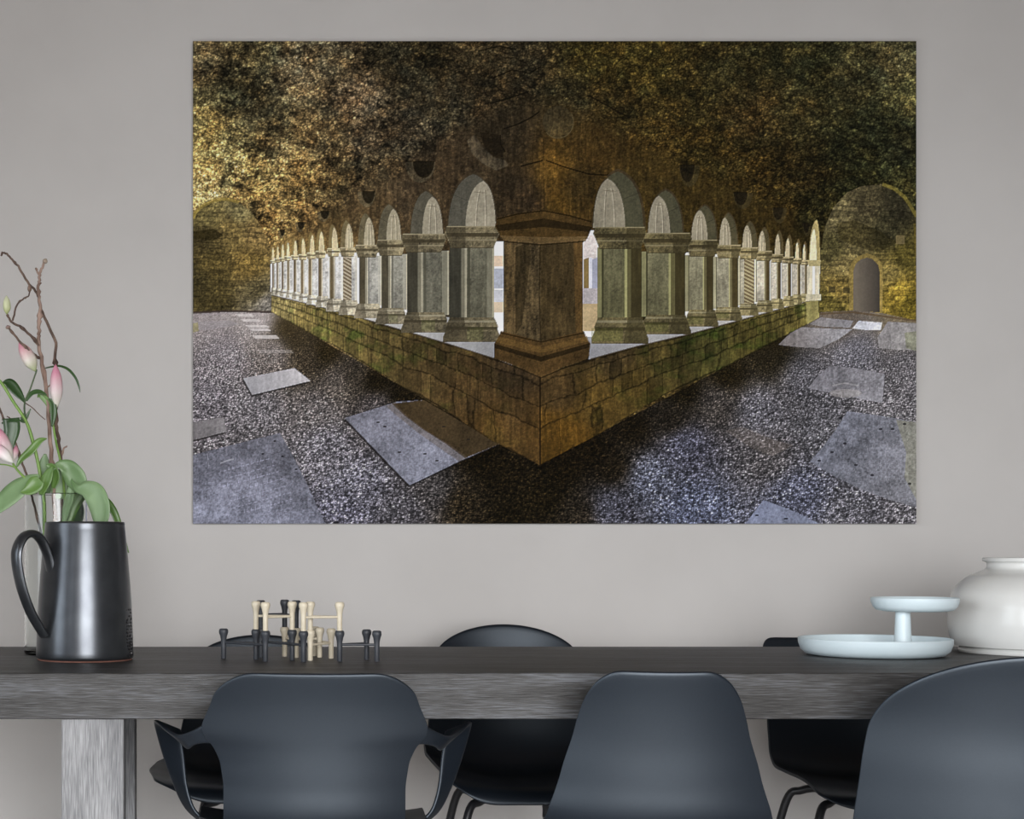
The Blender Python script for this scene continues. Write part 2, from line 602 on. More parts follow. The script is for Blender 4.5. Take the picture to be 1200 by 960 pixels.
    S = [(330, 280, 130, 104, 58), (380, 262, 104, 82, 46), (430, 248, 82, 65, 40), (480, 225, 70, 56, 38), (530, 195, 58, 46, 30), (600, 215, 50, 40, 26), (600, 160, 46, 38, 25), (625, 235, 46, 36, 24),
         (645, 200, 98, 70, 24), (650, 235, 92, 66, 22), (672, 220, 54, 42, 20), (700, 175, 66, 48, 20), (760, 205, 60, 46, 19), (830, 235, 58, 45, 18), (890, 262, 54, 42, 17), (940, 290, 46, 36, 15)]
    fs = field(S, sl, 12)
    img[sl] = img[sl] * (1 - m) + m * fs * (np.exp(.5 * streak[sl] + .30 * grain[sl] + .25 * rub[sl] + .15 * blotch[sl]))[..., None]
    for pts in ([(574, 121), (590, 117), (606, 112), (620, 107)], [(590, 151), (606, 146), (622, 138), (632, 131)], [(576, 92), (600, 82), (620, 86), (634, 78)], [(690, 112), (708, 122), (726, 132), (738, 138)],
                [(586, 158), (587, 170), (592, 178)], [(640, 188), (662, 196), (690, 204), (720, 206)], [(610, 195), (636, 188)], [(560, 60), (585, 54), (605, 58)]):
        line(pts, 1.6, (16, 13, 8), .8)
    line([(637, 170), (637, 205), (638, 246)], 1.2, (22, 17, 9), .45)
    # boss and broken corbels
    def disc(cx, cy, rx, ry, a0=0, a1=360, n=28):
        return [(cx + rx * math.cos(math.radians(a0 + (a1 - a0) * i / n)), cy + ry * math.sin(math.radians(a0 + (a1 - a0) * i / n))) for i in range(n + 1)]
    put(disc(654, 143, 18, 19), (52, 48, 34), .5, .25, .5, (72, 64, 42), ((640, 130), (668, 160)))
    line(disc(654, 143, 18, 19, -30, 140), 1.2, (100, 88, 56), .6)
    put([(547, 165), (556, 158), (566, 172), (578, 184), (592, 188), (596, 194), (582, 200), (566, 192), (553, 180)], (84, 76, 60), .5, .4, .5)
    put([(562, 155), (585, 158), (590, 184), (578, 183), (568, 172)], (26, 20, 12), .4, 0, .55)
    for (x0, x1, y0, y1, s) in ((475, 510, 190, 214, -1), (419, 440, 225, 243, -1), (372, 386, 248, 260, -1), (346, 357, 261, 272, -1), (326, 334, 270, 279, -1),
                                (796, 820, 194, 219, 1), (859, 882, 226, 245, 1), (905, 922, 244, 262, 1), (941, 951, 262, 277, 1)):
        cx, cy, rx, ry = (x0 + x1) / 2, y0, (x1 - x0) / 2, (y1 - y0)
        put(disc(cx, cy, rx, ry, 0, 180), (84, 76, 56) if s < 0 else (60, 52, 30), .5, .2, .6)
        put(disc(cx - s * rx * .22, cy - 1, rx * .72, ry * .82, 0, 180), (27, 22, 13), .5, .1, .85)

    # ---- end walls
    le = [(226, 250), (236, 242), (250, 235), (264, 233), (280, 237), (294, 248), (304, 262), (312, 278), (318, 300), (320, 366), (226, 366)]
    LE = [(240, 250, 108, 94, 42), (280, 245, 112, 100, 52), (300, 270, 132, 106, 48), (240, 280, 70, 58, 20), (250, 310, 88, 72, 24), (290, 310, 122, 97, 35), (250, 345, 70, 58, 18), (300, 340, 90, 78, 38), (311, 354, 120, 112, 92), (230, 330, 60, 50, 15), (270, 270, 112, 92, 38)]
    re_ = [(960, 366), (961, 300), (966, 268), (976, 244), (992, 226), (1010, 218), (1034, 216), (1054, 226), (1074, 252), (1074, 378)]
    RE = [(980, 250, 104, 92, 48), (1010, 235, 76, 66, 32), (1050, 240, 50, 44, 18), (975, 290, 74, 66, 25), (1000, 285, 96, 84, 40), (1040, 270, 56, 50, 20), (1060, 300, 86, 74, 18), (1052, 340, 150, 122, 30), (1067, 350, 98, 82, 13), (985, 335, 124, 102, 36), (970, 358, 96, 83, 24), (990, 310, 130, 112, 54), (1040, 320, 132, 112, 46)]
    for poly, pts in ((le, LE), (re_, RE)):
        sl = bbox(poly)
        m = inside(poly, sl)[..., None]
        row = np.floor(Y[sl] / 6.2)
        off = _hash(row, row * 0 + 3, 5) * 20
        cw = 13.0
        cu = (X[sl] + off) / cw + blotch[sl] * .8 + grain[sl] * .06
        Yw = Y[sl] + blotch[sl] * 3.0 + grain[sl] * .8
        row = np.floor(Yw / 6.2)
        cellr = _hash(np.floor(cu), row, 9)
        joint = np.minimum(np.minimum(cu - np.floor(cu), 1 - (cu - np.floor(cu))) * cw, np.minimum(Yw / 6.2 - row, 1 - (Yw / 6.2 - row)) * 6.2 + grain[sl] * .8)
        k = (.84 + .30 * cellr) * np.clip(.78 + .20 * joint, .65, 1) * np.exp(.60 * rub[sl] + .35 * grain[sl] + .22 * fine[sl])
        v = (field(pts, sl, 8) + np.array((0, 2, 13))) * k[..., None]
        img[sl] = img[sl] * (1 - m) + v * m
    # rims of the end arches
    line([(226, 256), (229, 249), (236, 242), (250, 235), (264, 233), (280, 237)], 4, (158, 134, 58), .7, .3)
    line([(1034, 216), (1048, 221), (1060, 231), (1068, 243), (1074, 254)], 4, (128, 114, 46), .75, .3)
    line([(1072, 262), (1074, 300)], 3, (130, 112, 40), .5, .3)
    put([(226, 272), (250, 268), (262, 276), (250, 282), (226, 279)], (36, 30, 12), .4, 0, .6)
    put([(980, 262), (1000, 258), (1030, 270), (1052, 284), (1030, 296), (1000, 288), (984, 280)], (44, 38, 15), .5, .1, .45)
    # door in the right end wall
    sur = [(995, 366), (995, 316), (998, 307), (1006, 300), (1016, 297), (1026, 300), (1033, 308), (1034.5, 318), (1034, 367)]
    put(sur, (150, 128, 66), .25, .1, .9)
    door = [(1000, 365), (1000, 318), (1003, 309), (1009, 304), (1016, 302), (1023, 304), (1029, 310), (1031, 319), (1031, 366)]
    put(door, (112, 102, 88), .06, .04, 1, (66, 60, 54), ((1004, 330), (1031, 330)))
    put([(1050, 276), (1060, 276), (1060, 286), (1050, 286)], (112, 98, 62), .2, 0, .9)
    for (a, b) in ((971, 336), (988, 337)):
        put([(a, b), (a + 8, b), (a + 8, b + 7), (a, b + 7)], (64, 56, 34), .3, 0, .7)

    # ---- floor: gravel
    fl = [(226, 366), (320, 366), (632, 545), (950, 377), (962, 366), (1000, 364), (1034, 367), (1074, 376), (1074, 614), (226, 614)]
    FLC = [(230, 380, 158, 148, 148), (300, 374, 172, 162, 160), (260, 420, 146, 138, 142), (320, 410, 136, 126, 122), (240, 470, 128, 122, 128), (300, 480, 124, 119, 123), (370, 480, 118, 111, 110),
           (380, 520, 124, 120, 128), (420, 570, 118, 116, 128), (400, 605, 112, 110, 126), (470, 600, 94, 91, 97), (505, 575, 76, 72, 72), (540, 590, 44, 36, 24), (600, 600, 30, 24, 13),
           (640, 580, 28, 22, 11), (675, 600, 40, 34, 26), (715, 595, 80, 80, 92), (715, 545, 34, 27, 17), (760, 560, 100, 103, 120), (810, 600, 96, 101, 124), (740, 500, 27, 21, 12),
           (785, 490, 40, 34, 26), (800, 520, 88, 88, 104), (840, 470, 76, 70, 66), (850, 438, 32, 25, 12), (900, 415, 44, 37, 24), (885, 480, 108, 106, 114), (900, 535, 92, 88, 90), (930, 580, 94, 96, 114),
           (1000, 600, 110, 108, 116), (1060, 608, 120, 116, 122), (940, 440, 100, 98, 104), (1000, 415, 116, 114, 122), (1060, 430, 118, 114, 118), (1050, 470, 120, 116, 120), (960, 500, 106, 104, 110),
           (336, 384, 62, 51, 30), (380, 412, 44, 35, 18), (440, 445, 31, 24, 12), (412, 438, 66, 58, 48), (500, 482, 29, 23, 12), (560, 530, 24, 18, 9), (590, 550, 27, 21, 11), (470, 462, 27, 21, 11), (660, 545, 24, 18, 9), (690, 525, 24, 18, 9),
           (392, 445, 104, 95, 88), (360, 420, 70, 60, 46), (440, 475, 84, 78, 78), (345, 396, 66, 55, 36), (980, 372, 108, 96, 84), (1060, 374, 124, 110, 86), (800, 455, 28, 22, 11), (900, 400, 32, 26, 12)]
    sl = bbox(fl)
    m = inside(fl, sl)[..., None]
    dy = np.maximum(Y[sl] - 335, 12)
    gu, gv = (X[sl] - 632) / dy * 62, 5200.0 / dy
    # gravel grains: nearly round cells in the picture, finer with distance
    size = np.clip(dy / 105, .8, 2.3)
    lvl = np.round(np.log2(size) * 2) / 2
    q = 2.0 ** lvl
    f1, f2, cid = worley(X[sl] / (q * 1.25), Y[sl] / (q * .9), 101)
    gap = np.clip((f2 - f1) * 2.2, 0, 1)
    worm = fbm(X[sl] / (q * 1.1), Y[sl] / (q * .8), 111, 2, .7)
    k = (.50 + .55 * gap) * (.70 + .60 * cid) * np.exp(1.0 * worm + .2 * fine[sl] + .20 * blotch[sl] - .06)
    far = np.clip((420 - Y[sl]) / 60, 0, .75)
    k = k * (1 - far) + far * np.exp(.25 * grain[sl] + .1 * blotch[sl])
    v = field(FLC, sl, 12) * (k * 1.02)[..., None]
    img[sl] = img[sl] * (1 - m) + v * m
    # pale strips of light across the left walk
    for (x0, x1, y0, y1) in ((275, 298, 368, 371), (281, 306, 374, 377), (287, 316, 381, 384), (291, 318, 385, 388), (295, 328, 393, 397), (300, 345, 410, 414)):
        put([(x0, y0), (x1 - 4, y0), (x1, y1), (x0 + 5, y1)], (205, 198, 196), .08, 0, .75 if y0 < 400 else .3)
    put([(226, 377), (270, 376), (282, 380), (250, 386), (226, 388)], (150, 144, 148), .1, 0, .5)
    put([(226, 379), (232, 378), (233, 388), (226, 390)], (150, 142, 84), .2, 0, .6)
    line([(226, 366.5), (270, 364.5), (320, 366)], 2.4, (62, 50, 46), .85)

    # flat grave slabs
    def slab(poly, c, c2, axis, tex=.12, shade=True):
        tex *= 1.7
        c, c2 = [(q[0], q[1], q[1] + (q[2] - q[1]) * .55) for q in (c, c2)]
        if shade:
            put([(x - 1.2, y + 2.2) for x, y in poly], (26, 22, 20), .2, 0, .8)
        put(poly, c, tex, .10, 1, c2, axis)
    slab([(285, 443.5), (345, 431.5), (364, 446.5), (295.5, 463)], (150, 148, 158), (178, 174, 180), ((290, 450), (350, 436)), .07)
    slab([(226, 495), (262, 489), (266, 506), (226, 516)], (108, 104, 108), (122, 118, 122), ((226, 500), (266, 500)))
    slab([(200, 540), (226, 533), (328, 507.5), (341, 530), (360, 568), (382, 616), (226, 616)], (98, 98, 118), (118, 120, 150), ((300, 515), (280, 610)), .22)
    rg = random.Random(3)
    for r in range(7):                                        # worn lettering cut in the big slab
        yb = 552 + r * 9 + rg.uniform(-1, 1)
        x = 262 + r * 3 + rg.uniform(-8, 8)
        end = 318 + r * 4
        while x < end:
            yy = yb - (x - 262) * .27
            ln = rg.uniform(1.6, 4.2)
            put([(x, yy), (x + ln, yy - ln * .27), (x + ln, yy - ln * .27 + 1.2), (x, yy + 1.2)], (164, 164, 188), .1, 0, .55)
            if rg.random() < .5:
                put([(x, yy - 2.5), (x + .9, yy - 2.8), (x + .9, yy + 1), (x, yy + 1.3)], (160, 160, 184), .1, 0, .5)
            x += ln + rg.uniform(1, 3.2)
    line([(258, 543), (266, 540), (274, 538)], 1.6, (170, 170, 180), .6)
    line([(243, 531), (245, 548)], 1.2, (150, 150, 165), .5)
    for (a, b) in ((308, 532), (331, 535), (322, 517), (347, 550)):
        put(disc(a, b, 1.6, 1.2), (28, 26, 32), .1)
    slab([(404, 490), (465, 471), (497, 469), (545, 497), (586, 520), (540, 540), (480, 569)], (112, 112, 134), (126, 128, 156), ((440, 480), (490, 560)), .18)
    put([(459, 473), (497, 469), (545, 497), (586, 520), (562, 530), (545, 537), (522, 520), (495, 503), (475, 488)], (58, 45, 25), .3, .05, .95)
    put([(452, 476), (462, 472), (480, 490), (500, 505), (527, 521), (548, 536), (538, 541), (512, 523), (488, 506), (466, 488)], (92, 80, 70), .2, 0, .45)
    for (a, b) in ((443, 495), (451, 500), (498, 532), (512, 540), (549, 515), (520, 500), (468, 530)):
        put(disc(a, b, 2.0, 1.2), (34, 30, 26), .1, 0, .8)
    slab([(947, 455), (958, 441), (972, 429), (1000, 431), (1037, 438.5), (1034, 472.5), (1000, 466)], (112, 110, 122), (136, 134, 146), ((960, 440), (1020, 470)), .18, False)
    put(disc(991, 461, 19, 5), (158, 152, 150), .2, 0, .55)
    line([(975, 452), (990, 449), (1006, 452)], 1.4, (168, 164, 164), .5)
    slab([(949, 541), (966, 522), (980, 503), (993, 482), (1030, 487), (1076, 495), (1076, 595), (1046, 587), (1010, 574), (975, 557)], (104, 106, 128), (112, 112, 126), ((970, 520), (1060, 560)), .22, False)
    put([(1050, 492), (1076, 495), (1076, 590), (1060, 560), (1062, 530)], (132, 130, 104), .2, 0, .5)
    for (a, b) in ((985, 490), (1046, 503), (1032, 503), (1060, 497), (960, 540), (1003, 545), (1022, 557), (1066, 567), (990, 520), (975, 530)):
        put(disc(a, b, 2.2, 1.3), (30, 28, 34), .1, 0, .85)
    for _ in range(26):
        a, b = rg.uniform(985, 1050), rg.uniform(515, 580)
        put([(a, b), (a + .9, b - .4), (a + 2.2, b + 4), (a + 1.3, b + 4.4)], (168, 168, 178), .1, 0, .4)
    slab([(872, 616), (884, 600), (894.5, 586), (925, 597), (965, 616)], (112, 118, 160), (120, 126, 166), ((890, 590), (920, 612)), .14, False)
    put(disc(887, 604, 2.2, 1.2), (30, 28, 34))
    put(disc(921, 608, 2.6, 1.2), (30, 28, 34))
    slab([(912, 404), (934, 383), (968, 385), (999, 386), (982, 398), (961, 408), (935, 407)], (112, 106, 104), (158, 156, 166), ((930, 400), (990, 388)), .16, False)
    slab([(948, 380), (962, 372), (1000, 376), (996, 384), (965, 383)], (126, 120, 118), (150, 148, 158), ((950, 380), (1000, 380)), .12, False)
    slab([(999, 385), (1006, 376), (1034, 378), (1032, 387), (1015, 387)], (196, 198, 216), (206, 206, 222), ((1000, 380), (1030, 380)), .10, False)
    slab([(1028.5, 395), (1036, 384), (1040, 377), (1076, 379), (1076, 411), (1052, 410), (1030, 408)], (134, 130, 132), (148, 144, 142), ((1030, 390), (1070, 400)), .16, False)
    put([(1060, 390), (1076, 388), (1076, 412), (1062, 408)], (110, 116, 70), .3, 0, .4)
    line([(960, 368), (1000, 366), (1074, 376)], 2.2, (92, 74, 50), .8)
    put([(850, 505), (870, 500), (905, 515), (930, 522), (905, 535), (880, 525)], (112, 100, 92), .3, .1, .35)

    # ---- low wall under the arcades
    Ltop = [(318, 346), (400, 366), (485, 391), (525, 403), (582, 421), (633, 440)]
    Lbot = [(318, 366), (400, 410), (475, 455), (520, 480), (575, 516), (633, 545)]
    Rtop = [(633, 440), (692, 421), (747, 406), (807, 392), (840, 383), (952, 352)]
    Rbot = [(633, 545), (667, 527), (700, 510), (732, 490), (780, 462), (840, 435), (952, 377)]
    # sunlit ledge behind the piers
    put([(318, 347), (400, 367), (485, 392), (525, 404), (600, 428), (600, 388), (525, 372), (400, 345), (318, 336)], (196, 193, 188), .10, 0, 1, (142, 142, 144), ((420, 355), (570, 405)))
    put([(684, 420), (692, 421), (747, 407), (807, 393), (840, 384), (952, 353), (952, 340), (840, 360), (747, 378), (680, 390)], (138, 138, 142), .12, 0, 1, (190, 186, 178), ((690, 400), (940, 350)))
    LWC = [(325, 356, 150, 134, 82), (360, 376, 122, 106, 58), (400, 386, 108, 94, 50), (450, 410, 86, 72, 38), (500, 430, 74, 59, 32), (550, 460, 70, 53, 28), (600, 480, 66, 49, 25), (630, 500, 70, 50, 22), (600, 440, 60, 46, 28), (575, 495, 72, 52, 23)]
    RWC = [(640, 500, 80, 56, 18), (660, 510, 84, 58, 17), (650, 460, 66, 50, 26), (700, 470, 72, 55, 22), (740, 450, 70, 56, 23), (780, 430, 66, 56, 26), (830, 415, 66, 62, 28), (880, 395, 72, 64, 28), (930, 370, 88, 78, 36), (948, 362, 130, 120, 64), (720, 420, 58, 46, 25)]
    for top, bot, cc, sgn, seed in ((Ltop, Lbot, LWC, -1, 201), (Rtop, Rbot, RWC, 1, 231)):
        poly = top + bot[::-1]
        sl = bbox(poly)
        m = inside(poly, sl)[..., None]
        xs = X[sl]
        yt = np.interp(xs, [p[0] for p in top], [p[1] for p in top])
        yb = np.interp(xs, [p[0] for p in bot], [p[1] for p in bot])
        hh = yb - yt
        s = (Y[sl] - yt) / hh
        u = 300.0 / hh * 3.1 + s * .05                 # distance along the wall, in stone heights
        s2 = s + .05 * blotch[sl] + .02 * fbm(u * 2, s * 0 + 2, seed + 3, 2)
        edges = (0, .10, .48, .50001, 1.0) if sgn > 9 else (0, .10, .34, .60, 1.0)
        rowi = np.digitize(s2, edges[1:-1])
        lo = np.array(edges)[np.clip(rowi, 0, 3)]
        hi = np.array(edges)[np.clip(rowi, 0, 3) + 1]
        cwid = np.array((1.8, .85, 1.1, 1.5))[np.clip(rowi, 0, 3)]
        uu = u / cwid * 1.3 + _hash(rowi, rowi * 0 + 1, seed) * 3 + .12 * blotch[sl] + 1.1 * fbm(u * .9, rowi * 3.7, seed + 5, 2)
        cellr = _hash(np.floor(uu), rowi, seed + 2)
        fu = uu - np.floor(uu)
        ju = np.minimum(fu, 1 - fu) * cwid * hh / 2.6
        jv = np.minimum(s2 - lo, hi - s2) * hh
        j = np.minimum(ju, jv) + grain[sl] * .5
        k = (.84 + .30 * cellr) * np.clip(.55 + .28 * j, .55, 1) * np.exp(.30 * streak[sl] + .34 * grain[sl] + .12 * fine[sl] + .18 * blotch[sl])
        v = field(cc, sl, 10) * k[..., None]
        moss = np.clip(fbm(X[sl] / 18, Y[sl] / 14, seed + 9, 3) * 2 - .1, 0, 1) * np.clip(np.abs(xs - 633) / 200, 0, 1)
        v = v * (1 - .28 * moss[..., None] * np.array((1.0, .35, 1.1)))
        img[sl] = img[sl] * (1 - m) + v * m
    line(Ltop[:-1], 1.4, (60, 48, 32), .7)
    line(Rtop[1:], 1.6, (58, 46, 28), .7)
    line([(633, 428), (633, 545)], 1.6, (26, 18, 9), .8)
    put([(944, 352), (959, 350), (960, 372), (946, 380)], (152, 142, 84), .2, .15, .9)

    # ---- courtyard light in the gaps beside the corner pillar
    put([(575, 283), (593, 283), (593, 395), (575, 390)], (236, 234, 236), .03)
    put([(575, 300), (593, 300), (593, 312), (575, 312)], (206, 172, 132), .15, 0, .7)
    put([(577, 315), (593, 315), (593, 338), (577, 338)], (150, 156, 172), .15, .1, .8)
    put([(577, 340), (593, 340), (593, 354), (577, 354)], (176, 178, 186), .12, 0, .8)
    put([(577, 354), (593, 354), (593, 366), (577, 366)], (196, 172, 136), .1, 0, .8)
    put([(680, 270), (702, 270), (702, 395), (680, 395)], (226, 222, 226), .05)
    put([(682, 276), (700, 276), (700, 303), (682, 303)], (208, 196, 190), .2, 0, .8)
    put([(684, 304), (690, 302), (690, 338), (684, 338)], (120, 96, 44), .15, 0, .9)
    put([(690, 302), (694, 302), (694, 338), (690, 338)], (206, 206, 220), .1, 0, .9)
    put([(694, 304), (700, 302), (700, 338), (694, 338)], (150, 152, 172), .1, 0, .9)
    put([(682, 338), (702, 338), (702, 356), (682, 356)], (168, 160, 162), .2, 0, .9)
    put([(682, 356), (702, 356), (702, 388), (682, 388)], (176, 150, 104), .15, 0, .9)

    # ---- piers and arches
    def arch(x0, x1, ys, ax, ay, n=10):
        def q(p0, c, p1, m_):
            return [((1 - t) ** 2 * p0[0] + 2 * t * (1 - t) * c[0] + t * t * p1[0], (1 - t) ** 2 * p0[1] + 2 * t * (1 - t) * c[1] + t * t * p1[1]) for t in [i / m_ for i in range(m_ + 1)]]
        cy = ay + .13 * (ys - ay)
        return q((x0, ys), (x0 + .08 * (ax - x0), cy), (ax, ay), n) + q((ax, ay), (x1 - .06 * (x1 - ax), cy), (x1, ys), n)[1:]

    def mixc(a, b, t):
        return tuple(a[i] * (1 - t) + b[i] * t for i in range(3))

    def bay(i, side, ax0, ax1, ys, ax, ay, cap, sh, ba, t, twist=False):
        """t: 0 near .. 1 far (brighter, lit from the court)"""
        L = side == 'L'
        band = mixc((80, 77, 66), (132, 112, 66), t) if L else mixc((70, 68, 50), (96, 80, 46), t)
        soff = mixc((148, 140, 120), (214, 196, 150), t) if L else mixc((140, 132, 112), (214, 196, 154), t)
        wd, hh = ax1 - ax0, ys - ay
        dark_c = mixc((58, 56, 46), (118, 100, 70), t) if L else mixc((60, 53, 30), (92, 74, 44), t)
        edge_c = mixc((158, 152, 128), (236, 228, 206), t) if L else mixc((150, 146, 96), (236, 224, 184), t)
        panel = mixc((94, 92, 76), (226, 224, 222), min(1, t * 1.5)) if L else mixc((94, 91, 62), (216, 206, 188), min(1, t * 1.5 + .05 * (i > 0)))
        stone = mixc((100, 91, 68), (206, 188, 144), t) if L else mixc((92, 83, 54), (178, 160, 112), t)
        put(arch(ax0 - .03 * wd, ax1 + .05 * wd, ys + 1, ax, ay - .05 * hh), mixc((62, 52, 36), (120, 96, 54), t), .2, .1, .7)
        put(arch(ax0, ax1, ys + 1, ax, ay), band, .2, .08)
        if L:
            ins = arch(ax0 + .36 * wd, ax1, ys + 1, ax + .20 * wd, ay + .13 * hh)
        else:
            ins = arch(ax0, ax1 - .36 * wd, ys + 1, ax - .20 * wd, ay + .13 * hh)
        put(ins, soff, .14, .06)
        xs = [p[0] for p in ins]
        a0, a1 = min(xs), max(xs)
        if wd > 12:
            ks = (.34, .66) if L else (.34, .66)
            apx = ax + .20 * wd if L else ax - .20 * wd
            for kk in ks:
                xx = a0 + kk * (a1 - a0)
                pts = [(xx + (apx - xx) * f, ys - hh * g) for f, g in ((0, 0), (.04, .22), (.14, .42), (.30, .58), (.52, .70))]
                line(pts, 1.1, mixc(soff, (255, 245, 220), .35), .7)
                line([(a + 1.2, b) for a, b in pts], 1.1, mixc(soff, (40, 36, 26), .4), .55)
            q = .36 * wd
            if L:
                line([(ax0 + q * .2, ys - hh * .62), (ax0 + q * 1.1, ys - hh * .50)], .9, mixc(band, (20, 20, 15), .4), .6)
            else:
                line([(ax1 - q * .2, ys - hh * .62), (ax1 - q * 1.1, ys - hh * .50)], .9, mixc(band, (20, 20, 15), .4), .6)
            line([(a0 + .30 * (a1 - a0), ys - hh * .66), (a0 + .70 * (a1 - a0), ys - hh * .64)], .9, mixc(soff, (60, 50, 36), .5), .6)
        # shaft
        x0, x1, y0, y1 = sh
        ww = x1 - x0
        r = lambda a, b: [(x0 + a * ww, y0 - 1), (x0 + b * ww, y0 - 1), (x0 + b * ww, y1 + 1), (x0 + a * ww, y1 + 1)]
        if L:
            put(r(0, .30), dark_c, .14, .18)
            put(r(.26, .36), mixc(dark_c, edge_c, .55), .1, .1)
            put(r(.34, .38), edge_c, .1)
            put(r(.38, .84), mixc(panel, (150, 144, 124), .18), .26, .16, 1, mixc(panel, (40, 36, 24), .18), ((x0 + .4 * ww, y0), (x0 + .8 * ww, y1)))
            put(r(.40, .46), mixc(panel, (40, 38, 26), .35), .1, .05)
            put(r(.84, .96), mixc(panel, edge_c, .35), .1, .1)
            put(r(.96, 1), edge_c, .1)
        else:
            put(r(0, .14), mixc(panel, edge_c, .4), .1, .1)
            put(r(.10, .14), mixc(panel, (30, 28, 14), .5), .1)
            put(r(.14, .62), mixc(panel, (150, 144, 118), .18), .26, .16, 1, mixc(panel, (40, 36, 20), .15), ((x0 + .5 * ww, y0), (x0 + .2 * ww, y1)))
            put(r(.62, .67), edge_c, .1)
            put(r(.67, .78), mixc(dark_c, edge_c, .35), .1, .1)
            put(r(.76, 1), dark_c, .14, .18)
        if twist:
            tx0, tx1 = (x0, x0 + .62 * ww) if L else (x0 + .38 * ww, x1)
            put([(tx0, y0), (tx1, y0), (tx1, y1), (tx0, y1)], mixc(edge_c, (150, 130, 100), .4), .1)
            yy = y0 - 8
            while yy < y1:
                ya, yb_ = (yy, yy + 6) if L else (yy, yy + 6)
                put([(tx0, max(y0, ya)), (tx1, min(max(y0, yb_), y1)), (tx1, min(max(y0, yb_ + 2.2), y1)), (tx0, min(max(y0, ya + 2.2), y1))], (92, 72, 44), .15, 0, .85)
                yy += 4.4
        # capital: flared mouldings
        x0, x1, y0, y1 = cap
        ww, hc = x1 - x0, y1 - y0
        put([(x0 + .04 * ww, y0), (x1 - .04 * ww, y0), (x1, y0 + .3 * hc), (x1 - .05 * ww, y0 + .55 * hc), (x1 - .12 * ww, y1), (x0 + .12 * ww, y1), (x0 + .05 * ww, y0 + .55 * hc), (x0, y0 + .3 * hc)], stone, .5, .12)
        put([(x0 + .02 * ww, y0 + .30 * hc), (x1 - .02 * ww, y0 + .30 * hc), (x1 - .05 * ww, y0 + .48 * hc), (x0 + .05 * ww, y0 + .48 * hc)], mixc(stone, (34, 28, 16), .55), .25)
        line([(x0 + .04 * ww, y0 + .8), (x1 - .04 * ww, y0 + .8)], 1.2, mixc(stone, (255, 240, 200), .3), .8)
        line([(x0 + .06 * ww, y0 + .62 * hc), (x1 - .06 * ww, y0 + .62 * hc)], 1.3, mixc(stone, (255, 240, 200), .25), .8)
        line([(x0 + .12 * ww, y1 - .5), (x1 - .12 * ww, y1 - .5)], 1.3, mixc(stone, (30, 24, 12), .5), .8)
        if L:
            put([(x0, y0 + 1), (x0 + .38 * ww, y0 + 1), (x0 + .38 * ww, y1), (x0 + .12 * ww, y1)], mixc(stone, (36, 30, 18), .6), .2, 0, .55)
        else:
            put([(x1, y0 + 1), (x1 - .38 * ww, y0 + 1), (x1 - .38 * ww, y1), (x1 - .12 * ww, y1)], mixc(stone, (36, 30, 14), .6), .2, 0, .6)
        # base: spreading mouldings
        x0, x1, y0, y1 = ba
        ww, hc = x1 - x0, y1 - y0
        bst = mixc(stone, (214, 210, 200), t * .7) if L else mixc(stone, (150, 140, 96), t * .6)
        put([(x0 + .12 * ww, y0), (x1 - .12 * ww, y0), (x1 - .05 * ww, y0 + .35 * hc), (x1 - .06 * ww, y0 + .5 * hc), (x1, y0 + .8 * hc), (x1, y1), (x0, y1), (x0, y0 + .8 * hc), (x0 + .06 * ww, y0 + .5 * hc), (x0 + .05 * ww, y0 + .35 * hc)], bst, .42, .08)
        line([(x0 + .06 * ww, y0 + .44 * hc), (x1 - .06 * ww, y0 + .44 * hc)], max(1, .13 * hc), mixc(bst, (28, 24, 12), .6), .85)
        line([(x0 + .09 * ww, y0 + .16 * hc), (x1 - .09 * ww, y0 + .16 * hc)], max(.8, .09 * hc), mixc(bst, (255, 250, 220), .3), .7)
        if L:
            put([(x0 + .12 * ww, y0), (x0 + .36 * ww, y0), (x0 + .44 * ww, y1), (x0, y1), (x0 + .02 * ww, y0 + .7 * hc)], mixc(bst, (34, 28, 18), .6), .2, 0, .6)
            if t < .3:
                put([(x0 + .42 * ww, y0 + .4 * hc), (x1 - .3 * ww, y0 + .4 * hc), (x1 - .3 * ww, y1 - 2), (x0 + .42 * ww, y1 - 2)], (72, 84, 34), .4, 0, .22)
        else:
            put([(x1 - .12 * ww, y0), (x1 - .36 * ww, y0), (x1 - .44 * ww, y1), (x1, y1), (x1 - .02 * ww, y0 + .7 * hc)], mixc(bst, (32, 28, 12), .6), .2, 0, .6)
            if t < .3:
                put([(x0, y0 + .4 * hc), (x0 + .55 * ww, y0 + .4 * hc), (x0 + .55 * ww, y1 - 3), (x0, y1 - 3)], (74, 80, 30), .4, 0, .3)

